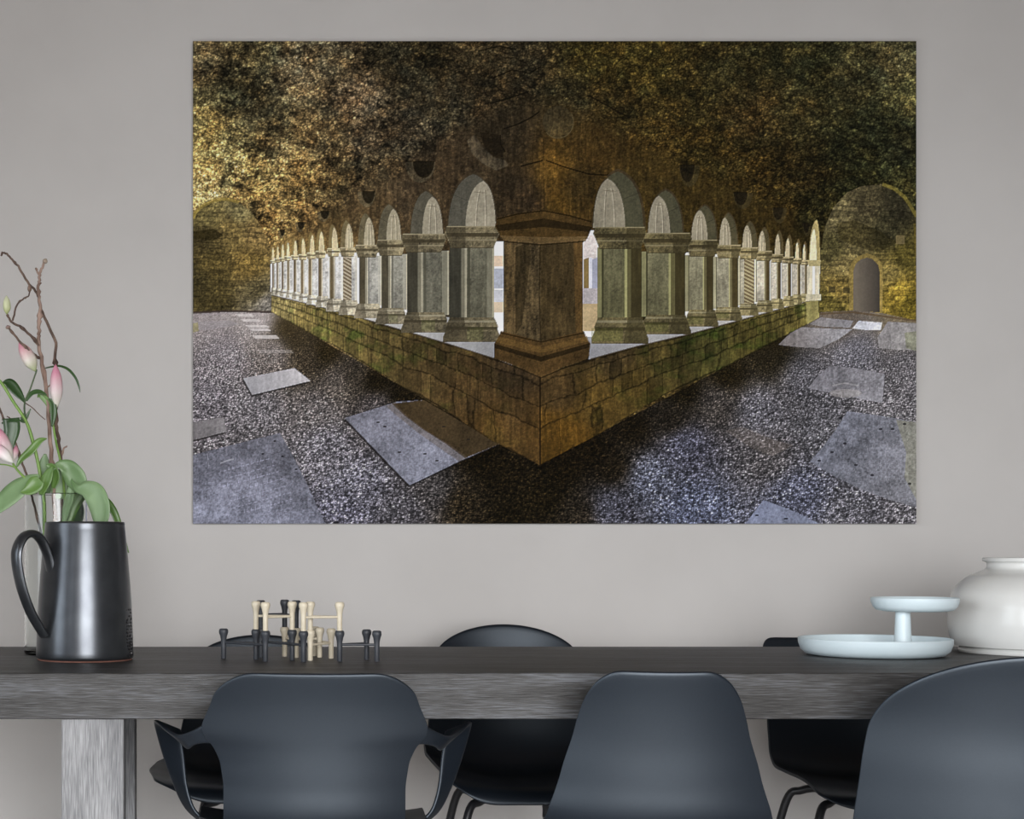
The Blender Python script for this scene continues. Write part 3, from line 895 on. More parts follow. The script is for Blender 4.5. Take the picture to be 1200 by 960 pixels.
    LB = [(525, 581, 266, 555, 204, (521, 586, 265, 291), (527, 579, 290, 374), (519, 587, 372, 401)),
          (481, 519, 275, 499, 224, (470, 523, 274, 296), (477, 526, 295, 368), (470, 527, 366, 390)),
          (443, 470, 281, 455.5, 239.5, (441, 475, 281, 300), (447, 477, 299, 362), (440, 477, 361, 380)),
          (419.5, 439, 287, 428, 250, (416, 444, 287, 302), (421, 447, 301, 357), (415, 448, 356, 373)),
          (399, 414, 290, 405.5, 258, (398, 416.5, 290, 301), (402, 418, 301, 353), (397, 421, 352, 369)),
          (384.7, 396, 291, 389, 263, (383, 398.5, 291, 301), (386.5, 402, 301, 351), (382, 403, 350, 365)),
          (370, 380, 294, 374.5, 268, (369, 382, 294, 303), (373, 386.5, 303, 348), (370, 386, 347, 360)),
          (360, 368.5, 296, 364.4, 272, (359, 371, 296, 304), (361.5, 374, 304, 346), (359, 373.5, 346, 357)),
          (350.7, 358, 298, 353.5, 276.4, (349.5, 360, 298, 305), (352.5, 362.5, 305, 345), (350, 362.5, 344, 354)),
          (341.7, 348.4, 299, 344.7, 279, (341, 350, 299, 305), (344, 353, 305, 343), (342, 353, 342, 351)),
          (334, 339.4, 300.5, 336.5, 281.7, (333, 341, 300, 306), (336.5, 344.5, 305, 341), (335, 344, 340, 349)),
          (328, 333, 302, 330.6, 284, (327.5, 334, 302, 307), (330, 337, 306, 340), (328, 337, 339, 347.5)),
          (322.5, 327, 303.5, 325, 286, (322, 328.5, 303, 308), (324, 330.5, 307, 339), (322.5, 330, 338, 346.5)),
          (317, 321.5, 305, 319, 287.5, (316.5, 323, 305, 309), (319, 324.5, 308, 338), (317.5, 324, 337, 346))]
    RB = [(695, 754, 266, 724, 201, (695, 758, 266, 292), (700, 752, 291, 375), (693, 760, 372, 403)),
          (759.5, 800, 273, 780, 223, (752, 811, 273, 297), (752, 803, 296, 370), (751, 810, 369, 392)),
          (810, 840, 281.5, 826, 241, (804, 842, 281, 301), (803, 836, 300, 364), (803, 842, 363, 383)),
          (843, 864.5, 287.5, 853.5, 250, (838, 869, 287, 303), (836, 865, 302, 361), (836, 870, 360, 376)),
          (870, 887.5, 290.5, 878.6, 260, (865, 889, 290, 304), (865, 884, 303, 357), (865, 889, 356, 370)),
          (888.5, 902, 294, 896, 267, (884.5, 905.5, 294, 306), (884.5, 902, 305, 353), (886, 906, 352, 366)),
          (908, 918, 298, 913.4, 271, (903, 918, 298, 308), (902, 915, 307, 351), (903, 919, 350, 362)),
          (920, 929, 301, 925.4, 276, (916, 930.5, 301, 309), (915.5, 927, 308, 348), (917, 931, 347, 359)),
          (932, 938.7, 303, 935.5, 280.7, (928, 940, 303, 310), (927.5, 938, 309, 346), (928, 940, 345, 357)),
          (940.5, 946, 305, 943.8, 283.6, (937.5, 948, 305, 311), (937.5, 946, 310, 345), (938, 949, 344, 354))]
    # white court light behind the far piers
    put([(317, 303), (400, 296), (470, 296), (477, 372), (400, 352), (317, 342)], (240, 239, 238), .02)
    put([(803, 296), (870, 300), (952, 310), (952, 346), (870, 358), (803, 372)], (232, 222, 204), .03)
    for i in range(len(LB) - 1, -1, -1):
        t = min(1, max(0, (i - .6) / 6.0))
        bay(i, 'L', *LB[i], t, twist=(i == 4))
    for i in range(len(RB) - 1, -1, -1):
        t = min(1, max(0, (i - .9) / 7.5))
        bay(i, 'R', *RB[i], t, twist=(i == 4))
    # last bright bay at the right end
    put(arch(948, 961, 306, 957, 257), (170, 152, 96), .2, .1)
    put(arch(949, 957, 306, 954, 268), (232, 222, 180), .12)
    put([(945.5, 312), (961, 312), (960, 348), (945.5, 348)], (214, 204, 176), .12, .15)
    put([(952, 312), (955, 312), (955, 348), (952, 348)], (246, 244, 232), .05)
    put([(946, 305), (962, 305), (961, 312), (948, 312)], (188, 172, 118), .2)
    put([(945, 345), (962, 345), (962, 352), (944, 353)], (206, 196, 164), .2)

    # ---- corner pillar
    put([(590, 276), (633, 280), (683, 276), (683, 394), (634, 404), (590, 394)], (70, 58, 37), .5, .42)
    put([(590, 276), (606, 278), (603, 340), (608, 398), (590, 394)], (84, 67, 40), .4, .3, .7)
    put([(633, 280), (683, 276), (683, 394), (634, 404)], (54, 42, 20), .25, .2, .55)
    put([(672, 278), (683, 277), (683, 394), (675, 396)], (104, 74, 34), .3, .3, .5)
    put([(604, 290), (620, 284), (622, 300), (612, 380), (604, 392)], (40, 32, 17), .3, .3, .6)
    line([(633, 284), (632, 345), (634, 402)], 1.3, (34, 26, 13), .7)
    # its capital
    put([(582, 256), (606, 250), (637, 246), (668, 252), (693, 259), (694, 266), (688, 280), (660, 282), (634, 284), (610, 281), (588, 279), (580, 266)], (70, 52, 24), .35, .1)
    put([(581, 264), (637, 256), (694, 266), (691, 272), (637, 266), (584, 271)], (36, 27, 13), .3, 0, .85)
    put([(586, 276), (637, 278), (689, 277), (686, 283), (634, 286), (590, 282)], (98, 78, 46), .3, 0, .8)
    line([(582, 257), (606, 251), (637, 247), (668, 253), (693, 260)], 1.5, (26, 19, 9), .9)
    line([(590, 283), (634, 287), (684, 283)], 1.6, (28, 20, 10), .8)
    # its base
    put([(587, 388), (634, 400), (684, 388), (688, 398), (692, 402), (690, 420), (660, 430), (634, 442), (608, 430), (579, 420), (579, 403), (584, 396)], (72, 53, 26), .35, .1)
    put([(580, 403), (634, 418), (691, 402), (691, 407), (634, 424), (580, 408)], (34, 25, 12), .3, 0, .85)
    put([(584, 394), (634, 407), (688, 394), (690, 400), (634, 414), (581, 401)], (98, 73, 34), .3, 0, .6)
    line([(586, 390), (634, 401), (685, 390)], 1.4, (28, 20, 10), .8)
    line([(579, 421), (606, 431), (634, 443), (662, 431), (690, 421)], 1.4, (26, 19, 9), .7)

    img = np.clip(img, 3, 252)
    img = img.reshape(NYP, SS, NXP, SS, 3).mean((1, 3))
    pad = np.pad(img, ((1, 1), (1, 1), (0, 0)), 'edge')       # crisp print: unsharp mask
    blur = sum(pad[a:a + NYP, b:b + NXP] for a in (0, 1, 2) for b in (0, 1, 2)) / 9
    img = img + .75 * (img - blur)
    lum = img @ np.array((.3, .59, .11))
    img = np.clip(img * .88 + lum[..., None] * .12, 3, 252)
    return img / 255.0


def make_print():
    s = WALL_Y - .022
    p0, p1 = P(PX0, PY1, s), P(PX1, PY0, s)
    pw, ph = p1.x - p0.x, p1.z - p0.z
    root = thing('wall_print', 'large unframed photo print of a stone cloister on the grey wall', 'print', (p0.x + pw / 2, WALL_Y, p0.z))
    bm = bmesh.new()
    add_box(bm, -pw / 2, pw / 2, -.0215, -.0005, 0, ph, .0008, 1)
    build('panel', bm, M['edge'], root, smooth=False)
    img = paint_print()
    ill = PRINT_GAIN
    c = np.where(img <= .04045, img / 12.92, ((img + .055) / 1.055) ** 2.4) * ill
    c = np.clip(c, 0, 1)[::-1]                      # bottom row first
    # vertices at pixel centres, with the outermost pushed to the panel's edge
    xs = (np.arange(NXP) + .5) / NXP * pw - pw / 2
    zs = (np.arange(NYP) + .5) / NYP * ph
    xs[0], xs[-1], zs[0], zs[-1] = -pw / 2 + .0006, pw / 2 - .0006, .0006, ph - .0006
    Xv, Zv = np.meshgrid(xs, zs)
    co = np.stack([Xv, np.full_like(Xv, -.0221), Zv], -1).astype(np.float32).reshape(-1, 3)
    nx, ny = NXP, NYP
    i = np.arange((ny - 1) * (nx - 1))
    r, q = i // (nx - 1), i % (nx - 1)
    a = r * nx + q
    quads = np.stack([a, a + 1, a + nx + 1, a + nx], -1).astype(np.int32)
    me = bpy.data.meshes.new('print_sheet')
    me.vertices.add(len(co))
    me.vertices.foreach_set('co', co.ravel())
    me.loops.add(quads.size)
    me.loops.foreach_set('vertex_index', quads.ravel())
    me.polygons.add(len(quads))
    me.polygons.foreach_set('loop_start', (np.arange(len(quads)) * 4).astype(np.int32))
    me.update(calc_edges=True)
    at = me.color_attributes.new('ink', 'FLOAT_COLOR', 'POINT')
    rgba = np.concatenate([c.reshape(-1, 3), np.ones((len(co), 1))], 1).astype(np.float32)
    at.data.foreach_set('color', rgba.ravel())
    m = mat('printed_ink', (.2, .2, .2), .9, 0, .06)
    nt = m.node_tree
    n = nt.nodes.new('ShaderNodeAttribute')
    n.attribute_name = 'ink'
    nt.links.new(n.outputs['Color'], nt.nodes['Principled BSDF'].inputs['Base Color'])
    o = link('print_sheet', me, m, root)
    o['label'] = 'printed photograph of a vaulted cloister with arcades and gravel walks'


PRINT_GAIN = 1.3
make_print()

# ------------------------------------------------------------------ table
tb = thing('dining_table', 'long smoked grey-brown oak dining table with thick top and square legs', 'table', (.8, 3.96, 0))
TX0, TX1, TY0, TY1 = -.80 - .8, 2.77 - .8, 3.5 - 3.96, 4.42 - 3.96
bm = bmesh.new()
add_box(bm, TX0, TX1, TY0, TY1, TOPZ - .0947, TOPZ, .002, 1)
build('table_top', bm, M['top_wood'], tb, smooth=False)
for lx in (-.271 - .8, 2.115 - .8):
    for ly in (3.512 - 3.96, 4.20 - 3.96):
        bm = bmesh.new()
        add_box(bm, lx, lx + .1285, ly, ly + .12, 0, TOPZ - .0947, .002, 1)
        build('leg', bm, M['leg_wood'], tb, smooth=False)

# ------------------------------------------------------------------ chairs


def lerp_table(tab, t):
    for (a, va), (b, vb) in zip(tab, tab[1:]):
        if t <= b:
            k = (t - a) / max(b - a, 1e-9)
            k = k * k * (3 - 2 * k) * .35 + k * .65
            return va + (vb - va) * max(0, min(1, k))
    return tab[-1][1]


def shell_mesh(prof, width, cup, top_c, top_r, front_c, front_r, nu=33, nv=46, crown=0.0):
    """seat-and-back shell: prof = profile (y,z) front lip -> top of the back;
    width/cup = tables over arc length 0..1; corners rounded by (fraction of half width, arc length)"""
    pr = catmull(prof, 14)
    pr = [Vector((0, p[0], p[1])) for p in pr]
    acc = [0.0]
    for a, b in zip(pr, pr[1:]):
        acc.append(acc[-1] + (b - a).length)
    L = acc[-1]

    def at(s):
        s = max(0, min(1, s)) * L
        for i in range(len(acc) - 1):
            if s <= acc[i + 1] or i == len(acc) - 2:
                k = (s - acc[i]) / max(acc[i + 1] - acc[i], 1e-9)
                p = pr[i].lerp(pr[i + 1], k)
                i0, i1 = max(i - 2, 0), min(i + 3, len(pr) - 1)
                t = (pr[i1] - pr[i0]).normalized()
                return p, Vector((0, t.z, -t.y))
    rows = []
    us = [math.sin(math.pi / 2 * (-1 + 2 * i / (nu - 1))) for i in range(nu)]
    for j in range(nv):
        t = j / (nv - 1)
        row = []
        for u in us:
            def cut(c, r):
                e = max(0, (abs(u) - (1 - c)) / c)
                return r / L * (1 - math.sqrt(max(0, 1 - e * e)))
            a = cut(front_c, front_r)
            b = 1 - cut(top_c, top_r) - crown / L * u * u
            s = a + (b - a) * t
            p, n = at(s)
            w = lerp_table(width, s)
            cu = lerp_table(cup, s)
            row.append(Vector((u * w, p.y, p.z)) + n * cu * abs(u) ** 2.2)
        rows.append(row)
    bm = bmesh.new()
    add_grid(bm, rows)
    return bm


def chair_legs(root, h, fx, fy, bx_, by, zf, zb, splay=.05, r=.011):
    for sx in (-1, 1):
        for (x, y, z, sy) in ((fx, fy, zf, 1), (bx_, by, zb, -1)):
            bm = bmesh.new()
            pts = catmull([(sx * x * .35, y * .45, z), (sx * x * .75, y * .8, z - .012), (sx * x, y, z - .06), (sx * (x + splay), y + sy * splay, .006)], 8)
            add_tube(bm, pts, r, 10)
            build('leg', bm, M['tube'], root)
    bm = bmesh.new()
    add_box(bm, -.10, .10, -.10, .08, min(zf, zb) - .010, min(zf, zb) + .006, .004)
    build('seat_mount', bm, M['tube'], root, smooth=False)


SIDE_PROF = [(.235, .405), (.205, .428), (.12, .432), (.0, .422), (-.10, .420), (-.175, .435), (-.212, .48), (-.220, .55), (-.228, .63), (-.243, .71), (-.262, .778)]


def side_chair(label, loc, rz, widths, prof=SIDE_PROF, top=(.42, .075), front=(.35, .06), cupv=.05, crown=0.0, group='dining chairs around the oak table'):
    t = thing('dining_chair', label, 'chair', loc, rz, group)
    cup = [(0, .0), (.12, cupv * .5), (.45, cupv * 1.15), (.6, cupv), (.85, cupv * .7), (1, cupv * .35)]
    o = build('shell', shell_mesh(prof, widths, cup, top[0], top[1], front[0], front[1], crown=crown), M['plastic'], t)
    solidify(o, .007, 0, 1)
    zl = min(p[1] for p in prof[2:6]) - .024
    chair_legs(t, .4, .17, .15, .16, -.13, zl, zl)
    return t


# a side chair in front: narrower towards the top, seen from behind
W_SIDE = [(0, .19), (.1, .205), (.4, .218), (.55, .222), (.63, .213), (.73, .19), (.84, .165), (.95, .143), (1, .136)]
c = P(779, 787, 3.28)
side_chair('black plastic side chair with a tapering square-shouldered back beside the armchair', (c.x + .262 * math.sin(math.radians(8)), c.y + .262 * math.cos(math.radians(8)), 0), math.radians(-8), W_SIDE, cupv=.042)

# the wide tub chair in front, right
W_TUB = [(0, .20), (.12, .235), (.35, .305), (.45, .328), (.6, .328), (.75, .315), (.88, .298), (1, .29)]
TUB_PROF = [(.25, .400), (.215, .412), (.12, .408), (.0, .392), (-.11, .388), (-.195, .402), (-.230, .445), (-.240, .56), (-.246, .66), (-.262, .75), (-.28, .815)]
c = P(1230, 770.5, 3.17)
side_chair('black plastic tub chair with a wide round-topped back in front of the white vase', (c.x + .28 * math.sin(math.radians(12)), c.y + .28 * math.cos(math.radians(12)), 0), math.radians(-12), W_TUB, TUB_PROF, top=(.98, .160), front=(.5, .1), cupv=.07)

# far side of the table: three chairs facing the camera
W_FM = [(0, .20), (.1, .235), (.4, .245), (.55, .24), (.65, .225), (.8, .208), (.9, .198), (1, .19)]
FAR_PROF = [(.25, .372), (.225, .405), (.13, .412), (.0, .402), (-.10, .40), (-.165, .43), (-.20, .49), (-.222, .59), (-.245, .70), (-.262, .802)]
c = P(590, 733, 4.76)
side_chair('black plastic side chair with a domed back, facing the tapering side chair across the table', (c.x, c.y - .262, 0), math.pi, W_FM, FAR_PROF, top=(1.0, .10), front=(.45, .08), cupv=.06)
W_FL = [(0, .24), (.1, .29), (.28, .305), (.43, .29), (.55, .25), (.65, .225), (.8, .20), (.9, .185), (1, .165)]
FL_PROF = [(.25, .375), (.225, .408), (.13, .412), (.0, .402), (-.10, .40), (-.165, .43), (-.20, .49), (-.222, .59), (-.242, .69), (-.257, .773)]
c = P(306, 744, 4.76)
side_chair('black plastic side chair behind the table, its rounded back showing through the peg candle holders', (c.x, c.y - .257, 0), math.pi, W_FL, FL_PROF, top=(1.0, .07), front=(.45, .08), cupv=.035)
W_FR = [(0, .18), (.08, .200), (.4, .205), (.55, .195), (.65, .188), (.8, .185), (1, .182)]
FR_PROF = [(.25, .350), (.235, .385), (.13, .40), (.0, .395), (-.10, .395), (-.165, .43), (-.20, .49), (-.222, .59), (-.24, .68), (-.254, .765)]
c = P(968, 747, 4.76)
side_chair('black plastic side chair with a low flat-topped back behind the two-tier tray', (c.x, c.y - .254, 0), math.pi, W_FR, FR_PROF, top=(.16, .03), front=(.9, .05), cupv=.03)


def armchair(label, loc, rz):
    t = thing('dining_armchair', label, 'armchair', loc, rz, 'dining chairs around the oak table')
    prof = [(.235, .405), (.205, .428), (.12, .432), (.0, .422), (-.10, .420), (-.175, .435), (-.208, .48), (-.215, .55), (-.223, .63), (-.237, .71), (-.255, .774)]
    width = [(0, .22), (.1, .24), (.35, .235), (.5, .195), (.6, .178), (.70, .178), (.76, .184), (.80, .197), (.83, .220), (.852, .221), (.92, .200), (1, .178)]
    cup = [(0, 0), (.12, .02), (.45, .045), (.6, .035), (.85, .03), (1, .012)]
    o = build('shell', shell_mesh(prof, width, cup, .36, .055, .35, .06, nu=37, nv=70), M['plastic'], t)
    solidify(o, .007, 0, 1)
    # each arm: a band that leaves the edge of the back, flares forward and drops to the seat
    sec = [((.190, -.196, .690), (.185, -.190, .628)),
           ((.218, -.184, .668), (.212, -.180, .630)),
           ((.246, -.160, .651), (.236, -.158, .624)),
           ((.275, -.120, .640), (.250, -.125, .612)),
           ((.305, -.040, .644), (.262, -.060, .618)),
           ((.330, .030, .652), (.272, .000, .632)),
           ((.334, .062, .640), (.274, .030, .622)),
           ((.318, .070, .580), (.268, .036, .574)),
           ((.296, .068, .520), (.262, .034, .515)),
           ((.268, .060, .466), (.246, .028, .466)),
           ((.225, .050, .432), (.215, .025, .438))]
    for s in (-1, 1):
        rows = []
        for q in catmull([a + b for a, b in sec], 6):
            a, b = Vector(q[:3]), Vector(q[3:])
            row = []
            for k in range(6):
                p = a.lerp(b, k / 5)
                row.append(Vector((p.x * s, p.y, p.z)))
            rows.append(row)
        bm = bmesh.new()
        add_grid(bm, rows)
        o = build('arm', bm, M['plastic'], t)
        solidify(o, .008, 0, 1)
    chair_legs(t, .4, .17, .15, .16, -.13, .396, .396)
    return t


c = P(369, 790, 3.28)
armchair('black plastic armchair with open looped arms and square back, beside the light table leg', (c.x + .255 * math.sin(math.radians(3)), c.y + .255 * math.cos(math.radians(3)), 0), math.radians(-3))

# ------------------------------------------------------------------ jug
JD = 3.92
jx = (99.5 - CX) / F * JD
jug = thing('jug', 'tall tapering pewter-glazed pottery jug with a looped strap handle', 'jug', (jx, JD, TOPZ))
JH = .316


def jr(z):
    k = z / JH
    return .1125 - .0215 * k + .004 * math.sin(math.pi * k)


bm = bmesh.new()
prof = [(0, .002), (.106, .002), (jr(0) - .001, .006)] + [(jr(z), z) for z in np.linspace(.010, JH - .008, 30)]
prof += [(jr(JH) + .0012, JH - .004), (jr(JH), JH), (jr(JH) - .005, JH + .001), (jr(JH) - .008, JH - .006)]
prof += [(jr(z) - .009, z) for z in np.linspace(JH - .03, .012, 10)] + [(0, .012)]
add_lathe(bm, prof, 72)
build('body', bm, M['jug'], jug, angle=70)
bm = bmesh.new()
add_lathe(bm, [(0, 0), (.1085, 0), (.1095, .0012), (.106, .0032), (0, .0032)], 72)
build('foot', bm, M['jug_foot'], jug)['label'] = 'reddish bare clay foot ring'
# strap handle, turned a little towards the camera


def hz(py):
    return (773 - py) / 509.0


ha = math.radians(220)
hd = Vector((math.cos(ha), math.sin(ha), 0))
hp = [((99.5 - x) / 522 / abs(hd.x), hz(y)) for x, y in ((63, 678), (59, 655), (51, 634), (42, 626), (32, 629), (25, 642), (24, 658), (29, 686), (38, 713), (47, 731), (54, 743))]
hp = catmull(hp, 6)
pts = [Vector((hd.x * p[0], hd.y * p[0], p[1])) for p in hp]
n_ = len(pts)
bm = bmesh.new()
add_tube(bm, pts, [.0165 + .002 * math.sin(math.pi * i / (n_ - 1)) for i in range(n_)], 14, True, .5, Vector((-hd.y, hd.x, 0)))
build('handle', bm, M['jug'], jug)
bm = bmesh.new()
rng = random.Random(5)
for row in range(15):
    z = .012 + row * .0074
    for colk in range(3):
        if rng.random() < .18:
            continue
        a = math.radians(-25 + colk * 6.0 + rng.uniform(-1, 1))
        r = jr(z)
        cpt = Vector((r * math.cos(a), r * math.sin(a), z))
        h = bmesh.ops.create_cube(bm, size=1)
        rot = Matrix.Rotation(a, 4, 'Z') @ Matrix.Rotation(rng.uniform(-.6, .6), 4, 'X')
        for v in h['verts']:
            v.co = cpt + (rot @ Vector((v.co.x * .003, v.co.y * rng.uniform(.004, .009), v.co.z * rng.uniform(.002, .005))))
build('stamped_mark', bm, M['stamp'], jug, smooth=False)['label'] = 'stamped dark relief mark'

# ------------------------------------------------------------------ glass vase and its stems
VD = 4.13
vx = (65.5 - CX) / F * VD
VR, VH = .077, .388
gv = thing('glass_vase', 'clear cylindrical glass vase behind the pewter jug', 'vase', (vx, VD, TOPZ))
bm = bmesh.new()
add_lathe(bm, [(0, 0), (VR - .004, 0), (VR, .004), (VR, VH - .002), (VR - .002, VH), (VR - .004, VH - .002), (VR - .004, .010), (VR - .007, .007), (0, .007)], 64)
build('glass_body', bm, M['glass'], gv)


def px_path(pts, d):
    return [tuple(P(p[0], p[1], d + (p[2] if len(p) > 2 else 0))) for p in pts]


def stick(name, pts, d, r0, r1, mt, parent, n=8, sub=5, knobs=0, seed=1):
    path = catmull(px_path(pts, d), sub)
    m = len(path)
    rr = [r0 + (r1 - r0) * i / (m - 1) for i in range(m)]
    rg = random.Random(seed)
    if knobs:
        path = [p + np.array([rg.uniform(-1, 1), rg.uniform(-1, 1), rg.uniform(-1, 1)]) * r0 * .32 for p in path]
        for _ in range(knobs):
            k = rg.randrange(1, m - 1)
            rr[k] *= 1.45
    bm = bmesh.new()
    add_tube(bm, [Vector(p) for p in path], rr, n)
    o = build(name, bm, mt, parent)
    o.matrix_parent_inverse = parent.matrix_basis.inverted()
    return o


def leaf(pts, d, widths, mt, parent, fold=.25, side=(0, 0), sub=6, name='leaf'):
    """a blade along pixel-measured points; width in px; side = direction of the blade's width in (x,z)+depth"""
    path = [Vector(p) for p in catmull(px_path(pts, d), sub)]
    ws = [float(w[0]) for w in catmull([(w,) for w in widths], sub)] if len(widths) == len(pts) else None
    m = len(path)
    if ws is None:
        ws = [max(0, widths[0] * math.sin(math.pi * (.06 + .94 * i / (m - 1))) ** .8) for i in range(m)]
    rows = []
    k = d / F
    for i, p in enumerate(path):
        t = (path[min(i + 1, m - 1)] - path[max(i - 1, 0)]).normalized()
        vn = Vector((side[0], -1, side[1])).normalized()
        b = t.cross(vn).normalized()
        nn = b.cross(t).normalized()
        w = max(ws[i], .15) * k / 2
        row = []
        for u in (-1, -.5, 0, .5, 1):
            row.append(p + b * (u * w) - nn * (fold * w * (1 - abs(u))))
        rows.append(row)
    bm = bmesh.new()
    add_grid(bm, rows)
    o = build(name, bm, mt, parent)
    o.matrix_parent_inverse = parent.matrix_basis.inverted()
    solidify(o, .0012, 0)
    return o


def bud(base, tip, d, width, mt_args, parent, name='flower_bud', fat=.38):
    a, b = P(*base, d), P(*tip, d)
    L = (b - a).length
    k = d / F
    bm = bmesh.new()
    prof = []
    for i in range(15):
        t = i / 14
        w = width / 2 * k * (math.sin(math.pi * min(1, t / (2 * fat))) if t < fat else math.cos(math.pi / 2 * ((t - fat) / (1 - fat)) ** 1.5))
        prof.append((max(w, .0004) if 0 < i < 14 else 0, t * L))
    n = 18
    rings = []
    add_lathe(bm, prof, n)
    for v in bm.verts:
        a_ = math.atan2(v.co.y, v.co.x)
        f = 1 + .07 * math.cos(3 * a_)
        v.co.x *= f
        v.co.y *= f
    o = build(name, bm, bud_mat('petals', L, *mt_args), parent)
    q = Vector((0, 0, 1)).rotation_difference((b - a).normalized())
    o.rotation_mode = 'QUATERNION'
    o.rotation_quaternion = q
    o.location = a - parent.location
    return o


PINK = ((.36, .42, .20), (.66, .60, .54), (.60, .26, .32))
PINK2 = ((.60, .61, .50), (.66, .54, .54), (.60, .24, .33))
vb = Vector((vx, VD, TOPZ + .009))
GRP = 'stems in the glass vase'
t1 = thing('twig', 'tall knobbly pale brown twig with forked side shoots in the glass vase', 'twig', vb, 0, GRP)
D = VD
stick('stem', [(66, 758), (66, 640), (62, 560), (59, 520), (54, 455), (46, 405), (46, 385), (47, 362), (45, 342), (46, 330), (47.5, 318), (52.5, 306)], D, .0060, .0030, M['bark'], t1, 10, 6, 9, 2)
stick('side_shoot', [(46, 405, 0), (37.5, 395, -.01), (25, 384, -.02), (13, 377, -.03), (8, 369, -.03)], D, .0034, .0026, M['bark2'], t1, 8, 5, 5, 3)
stick('side_shoot', [(15, 376, -.03), (20, 357, -.03), (28, 350, -.03), (34, 346, -.03), (34.5, 338, -.03)], D, .0024, .0016, M['bark2'], t1, 8, 5, 3, 4)
stick('side_shoot', [(46, 420, 0), (38, 414, -.02), (32, 409, -.03), (22, 399, -.035), (10, 384, -.04)], D, .0030, .0026, M['bark2'], t1, 8, 5, 3, 6)
stick('side_shoot', [(47, 322, 0), (44, 319, -.005), (42.5, 314, -.008)], D, .003, .0022, M['bark'], t1, 8, 4, 2, 7)
stick('side_shoot', [(54, 455, 0), (59, 451, -.01), (62, 446, -.012)], D, .002, .0014, M['bark'], t1, 8, 4, 1, 8)
bud((8, 369), (7.5, 346), D - .03, 9, ((.33, .36, .14), (.52, .55, .32), (.58, .60, .40)), t1, 'leaf_bud')
bud((34.5, 343), (34.5, 333), D - .03, 5, ((.10, .06, .04), (.16, .10, .07), (.2, .13, .1)), t1, 'leaf_bud')
bud((51, 309), (54.5, 303), D, 6, ((.20, .14, .10), (.32, .25, .2), (.34, .28, .2)), t1, 'leaf_bud')
bud((10, 386), (8.5, 381), D - .04, 6, ((.20, .14, .10), (.28, .2, .16), (.3, .2, .2)), t1, 'leaf_bud')

t2 = thing('twig', 'thin dark brown twig bending to the left at its tip, in the glass vase', 'twig', vb + Vector((.012, .02, 0)), 0, GRP)
D2 = VD + .02
stick('stem', [(72, 756), (73, 640), (72, 560), (69, 520), (66, 497), (66, 477), (69.5, 452), (67, 442), (64.5, 425), (65, 402), (54, 377), (47.5, 360), (43.5, 344), (32, 330), (21, 312), (13, 303), (5, 296), (1, 299)], D2, .0052, .0024, M['bark2'], t2, 10, 5, 10, 12)
stick('side_shoot', [(71, 535), (75, 526), (79, 523)], D2, .0030, .0016, M['bark'], t2, 8, 4, 2, 14)

# lily with the hanging pink buds
t3 = thing('lily_stem', 'dark-stemmed lily with a pale pink bud leaning left above the glass vase', 'flower', vb + Vector((-.02, -.02, 0)), 0, GRP)
D3 = VD - .02
stick('stem', [(56, 756), (52, 640), (48, 565), (38, 520), (30, 490), (29, 472), (35, 457), (42, 437), (43, 433)], D3, .0028, .0018, M['stem_d'], t3, 8, 5)
bud((42, 436), (22, 400), D3, 16.5, PINK, t3)
leaf([(29, 471), (20, 459), (11, 449), (3, 448)], D3, (3, 12, 13, 1), M['leaf_d'], t3, .3, (.2, .5))
leaf([(31, 470), (37, 461), (46, 459), (55, 463)], D3, (2, 6, 6, 1), M['leaf_d'], t3, .3, (0, .6))
leaf([(29, 484), (27, 492), (24, 494)], D3, (2, 8, 1), M['leaf_d'], t3, .3)
leaf([(36, 479), (31, 489), (28, 496)], D3, (1, 4, 1), M['leaf_d'], t3, .3)
stick('side_shoot', [(29, 472), (38, 478), (46, 486), (53, 492)], D3, .0016, .0012, M['bark2'], t3, 6, 4)

t4 = thing('lily_stem', 'lily stem with a hanging pink and white bud and drooping strap leaves over the jug', 'flower', vb + Vector((.022, .005, 0)), 0, GRP)
D4 = VD + .005
stick('stem', [(78, 756), (78, 640), (74, 560), (66, 520), (62, 495), (62, 480), (66, 474)], D4 - .015, .0034, .0022, M['stem'], t4, 8, 5)
bud((66, 480), (65, 426), D4 - .012, 15, PINK2, t4, fat=.42)
leaf([(51, 432), (60, 430), (70, 429), (80, 433), (88, 442), (92, 451), (94, 460)], D4, (1, 2.2, 3, 3.6, 3, 2.4, .6), M['leaf_d'], t4, .2, (0, .8))
leaf([(62, 492), (60, 480), (55, 470), (47, 463), (44, 466)], D4 - .01, (2, 6, 8, 6, 1), M['leaf_m'], t4, .3, (-.3, .2))
leaf([(61, 500), (63, 485), (62, 472), (57, 467)], D4 - .02, (2, 8, 6, 1), M['leaf_d'], t4, .3, (.4, .1))
leaf([(60, 552), (68, 545), (79, 548), (88, 560), (95, 572), (101, 580)], D4 - .07, (3, 9, 20, 26, 18, 3), M['leaf_l'], t4, .25, (-.5, .35))
leaf([(82, 560, -.06), (90, 572, -.085), (101, 573, -.10), (111, 580, -.115), (117, 596, -.12), (117, 612, -.12), (112, 624, -.115)], D4, (2, 8, 20, 27, 27, 20, 3), M['leaf_l'], t4, .2, (-.6, .25))
leaf([(117, 580, -.09), (124, 586, -.095), (132, 597, -.10), (138, 611, -.10), (144, 630, -.09), (151, 648, -.085)], D4 + .12, (2, 8, 9, 8, 6, 1), M['leaf_m'], t4, .3, (.3, .3))
leaf([(74, 640), (78, 615), (85, 590), (95, 575), (98, 570)], D4 - .03, (3, 12, 20, 16, 3), M['leaf_m'], t4, .3, (.4, 0))
leaf([(84, 650), (88, 625), (92, 600), (94, 585)], D4 + .02, (3, 12, 16, 3), M['leaf_d'], t4, .3, (-.5, 0))
leaf([(74, 625), (77, 600), (82, 580), (84, 565)], D4 - .06, (2, 9, 10, 3), M['leaf_l'], t4, .3, (0, 0))

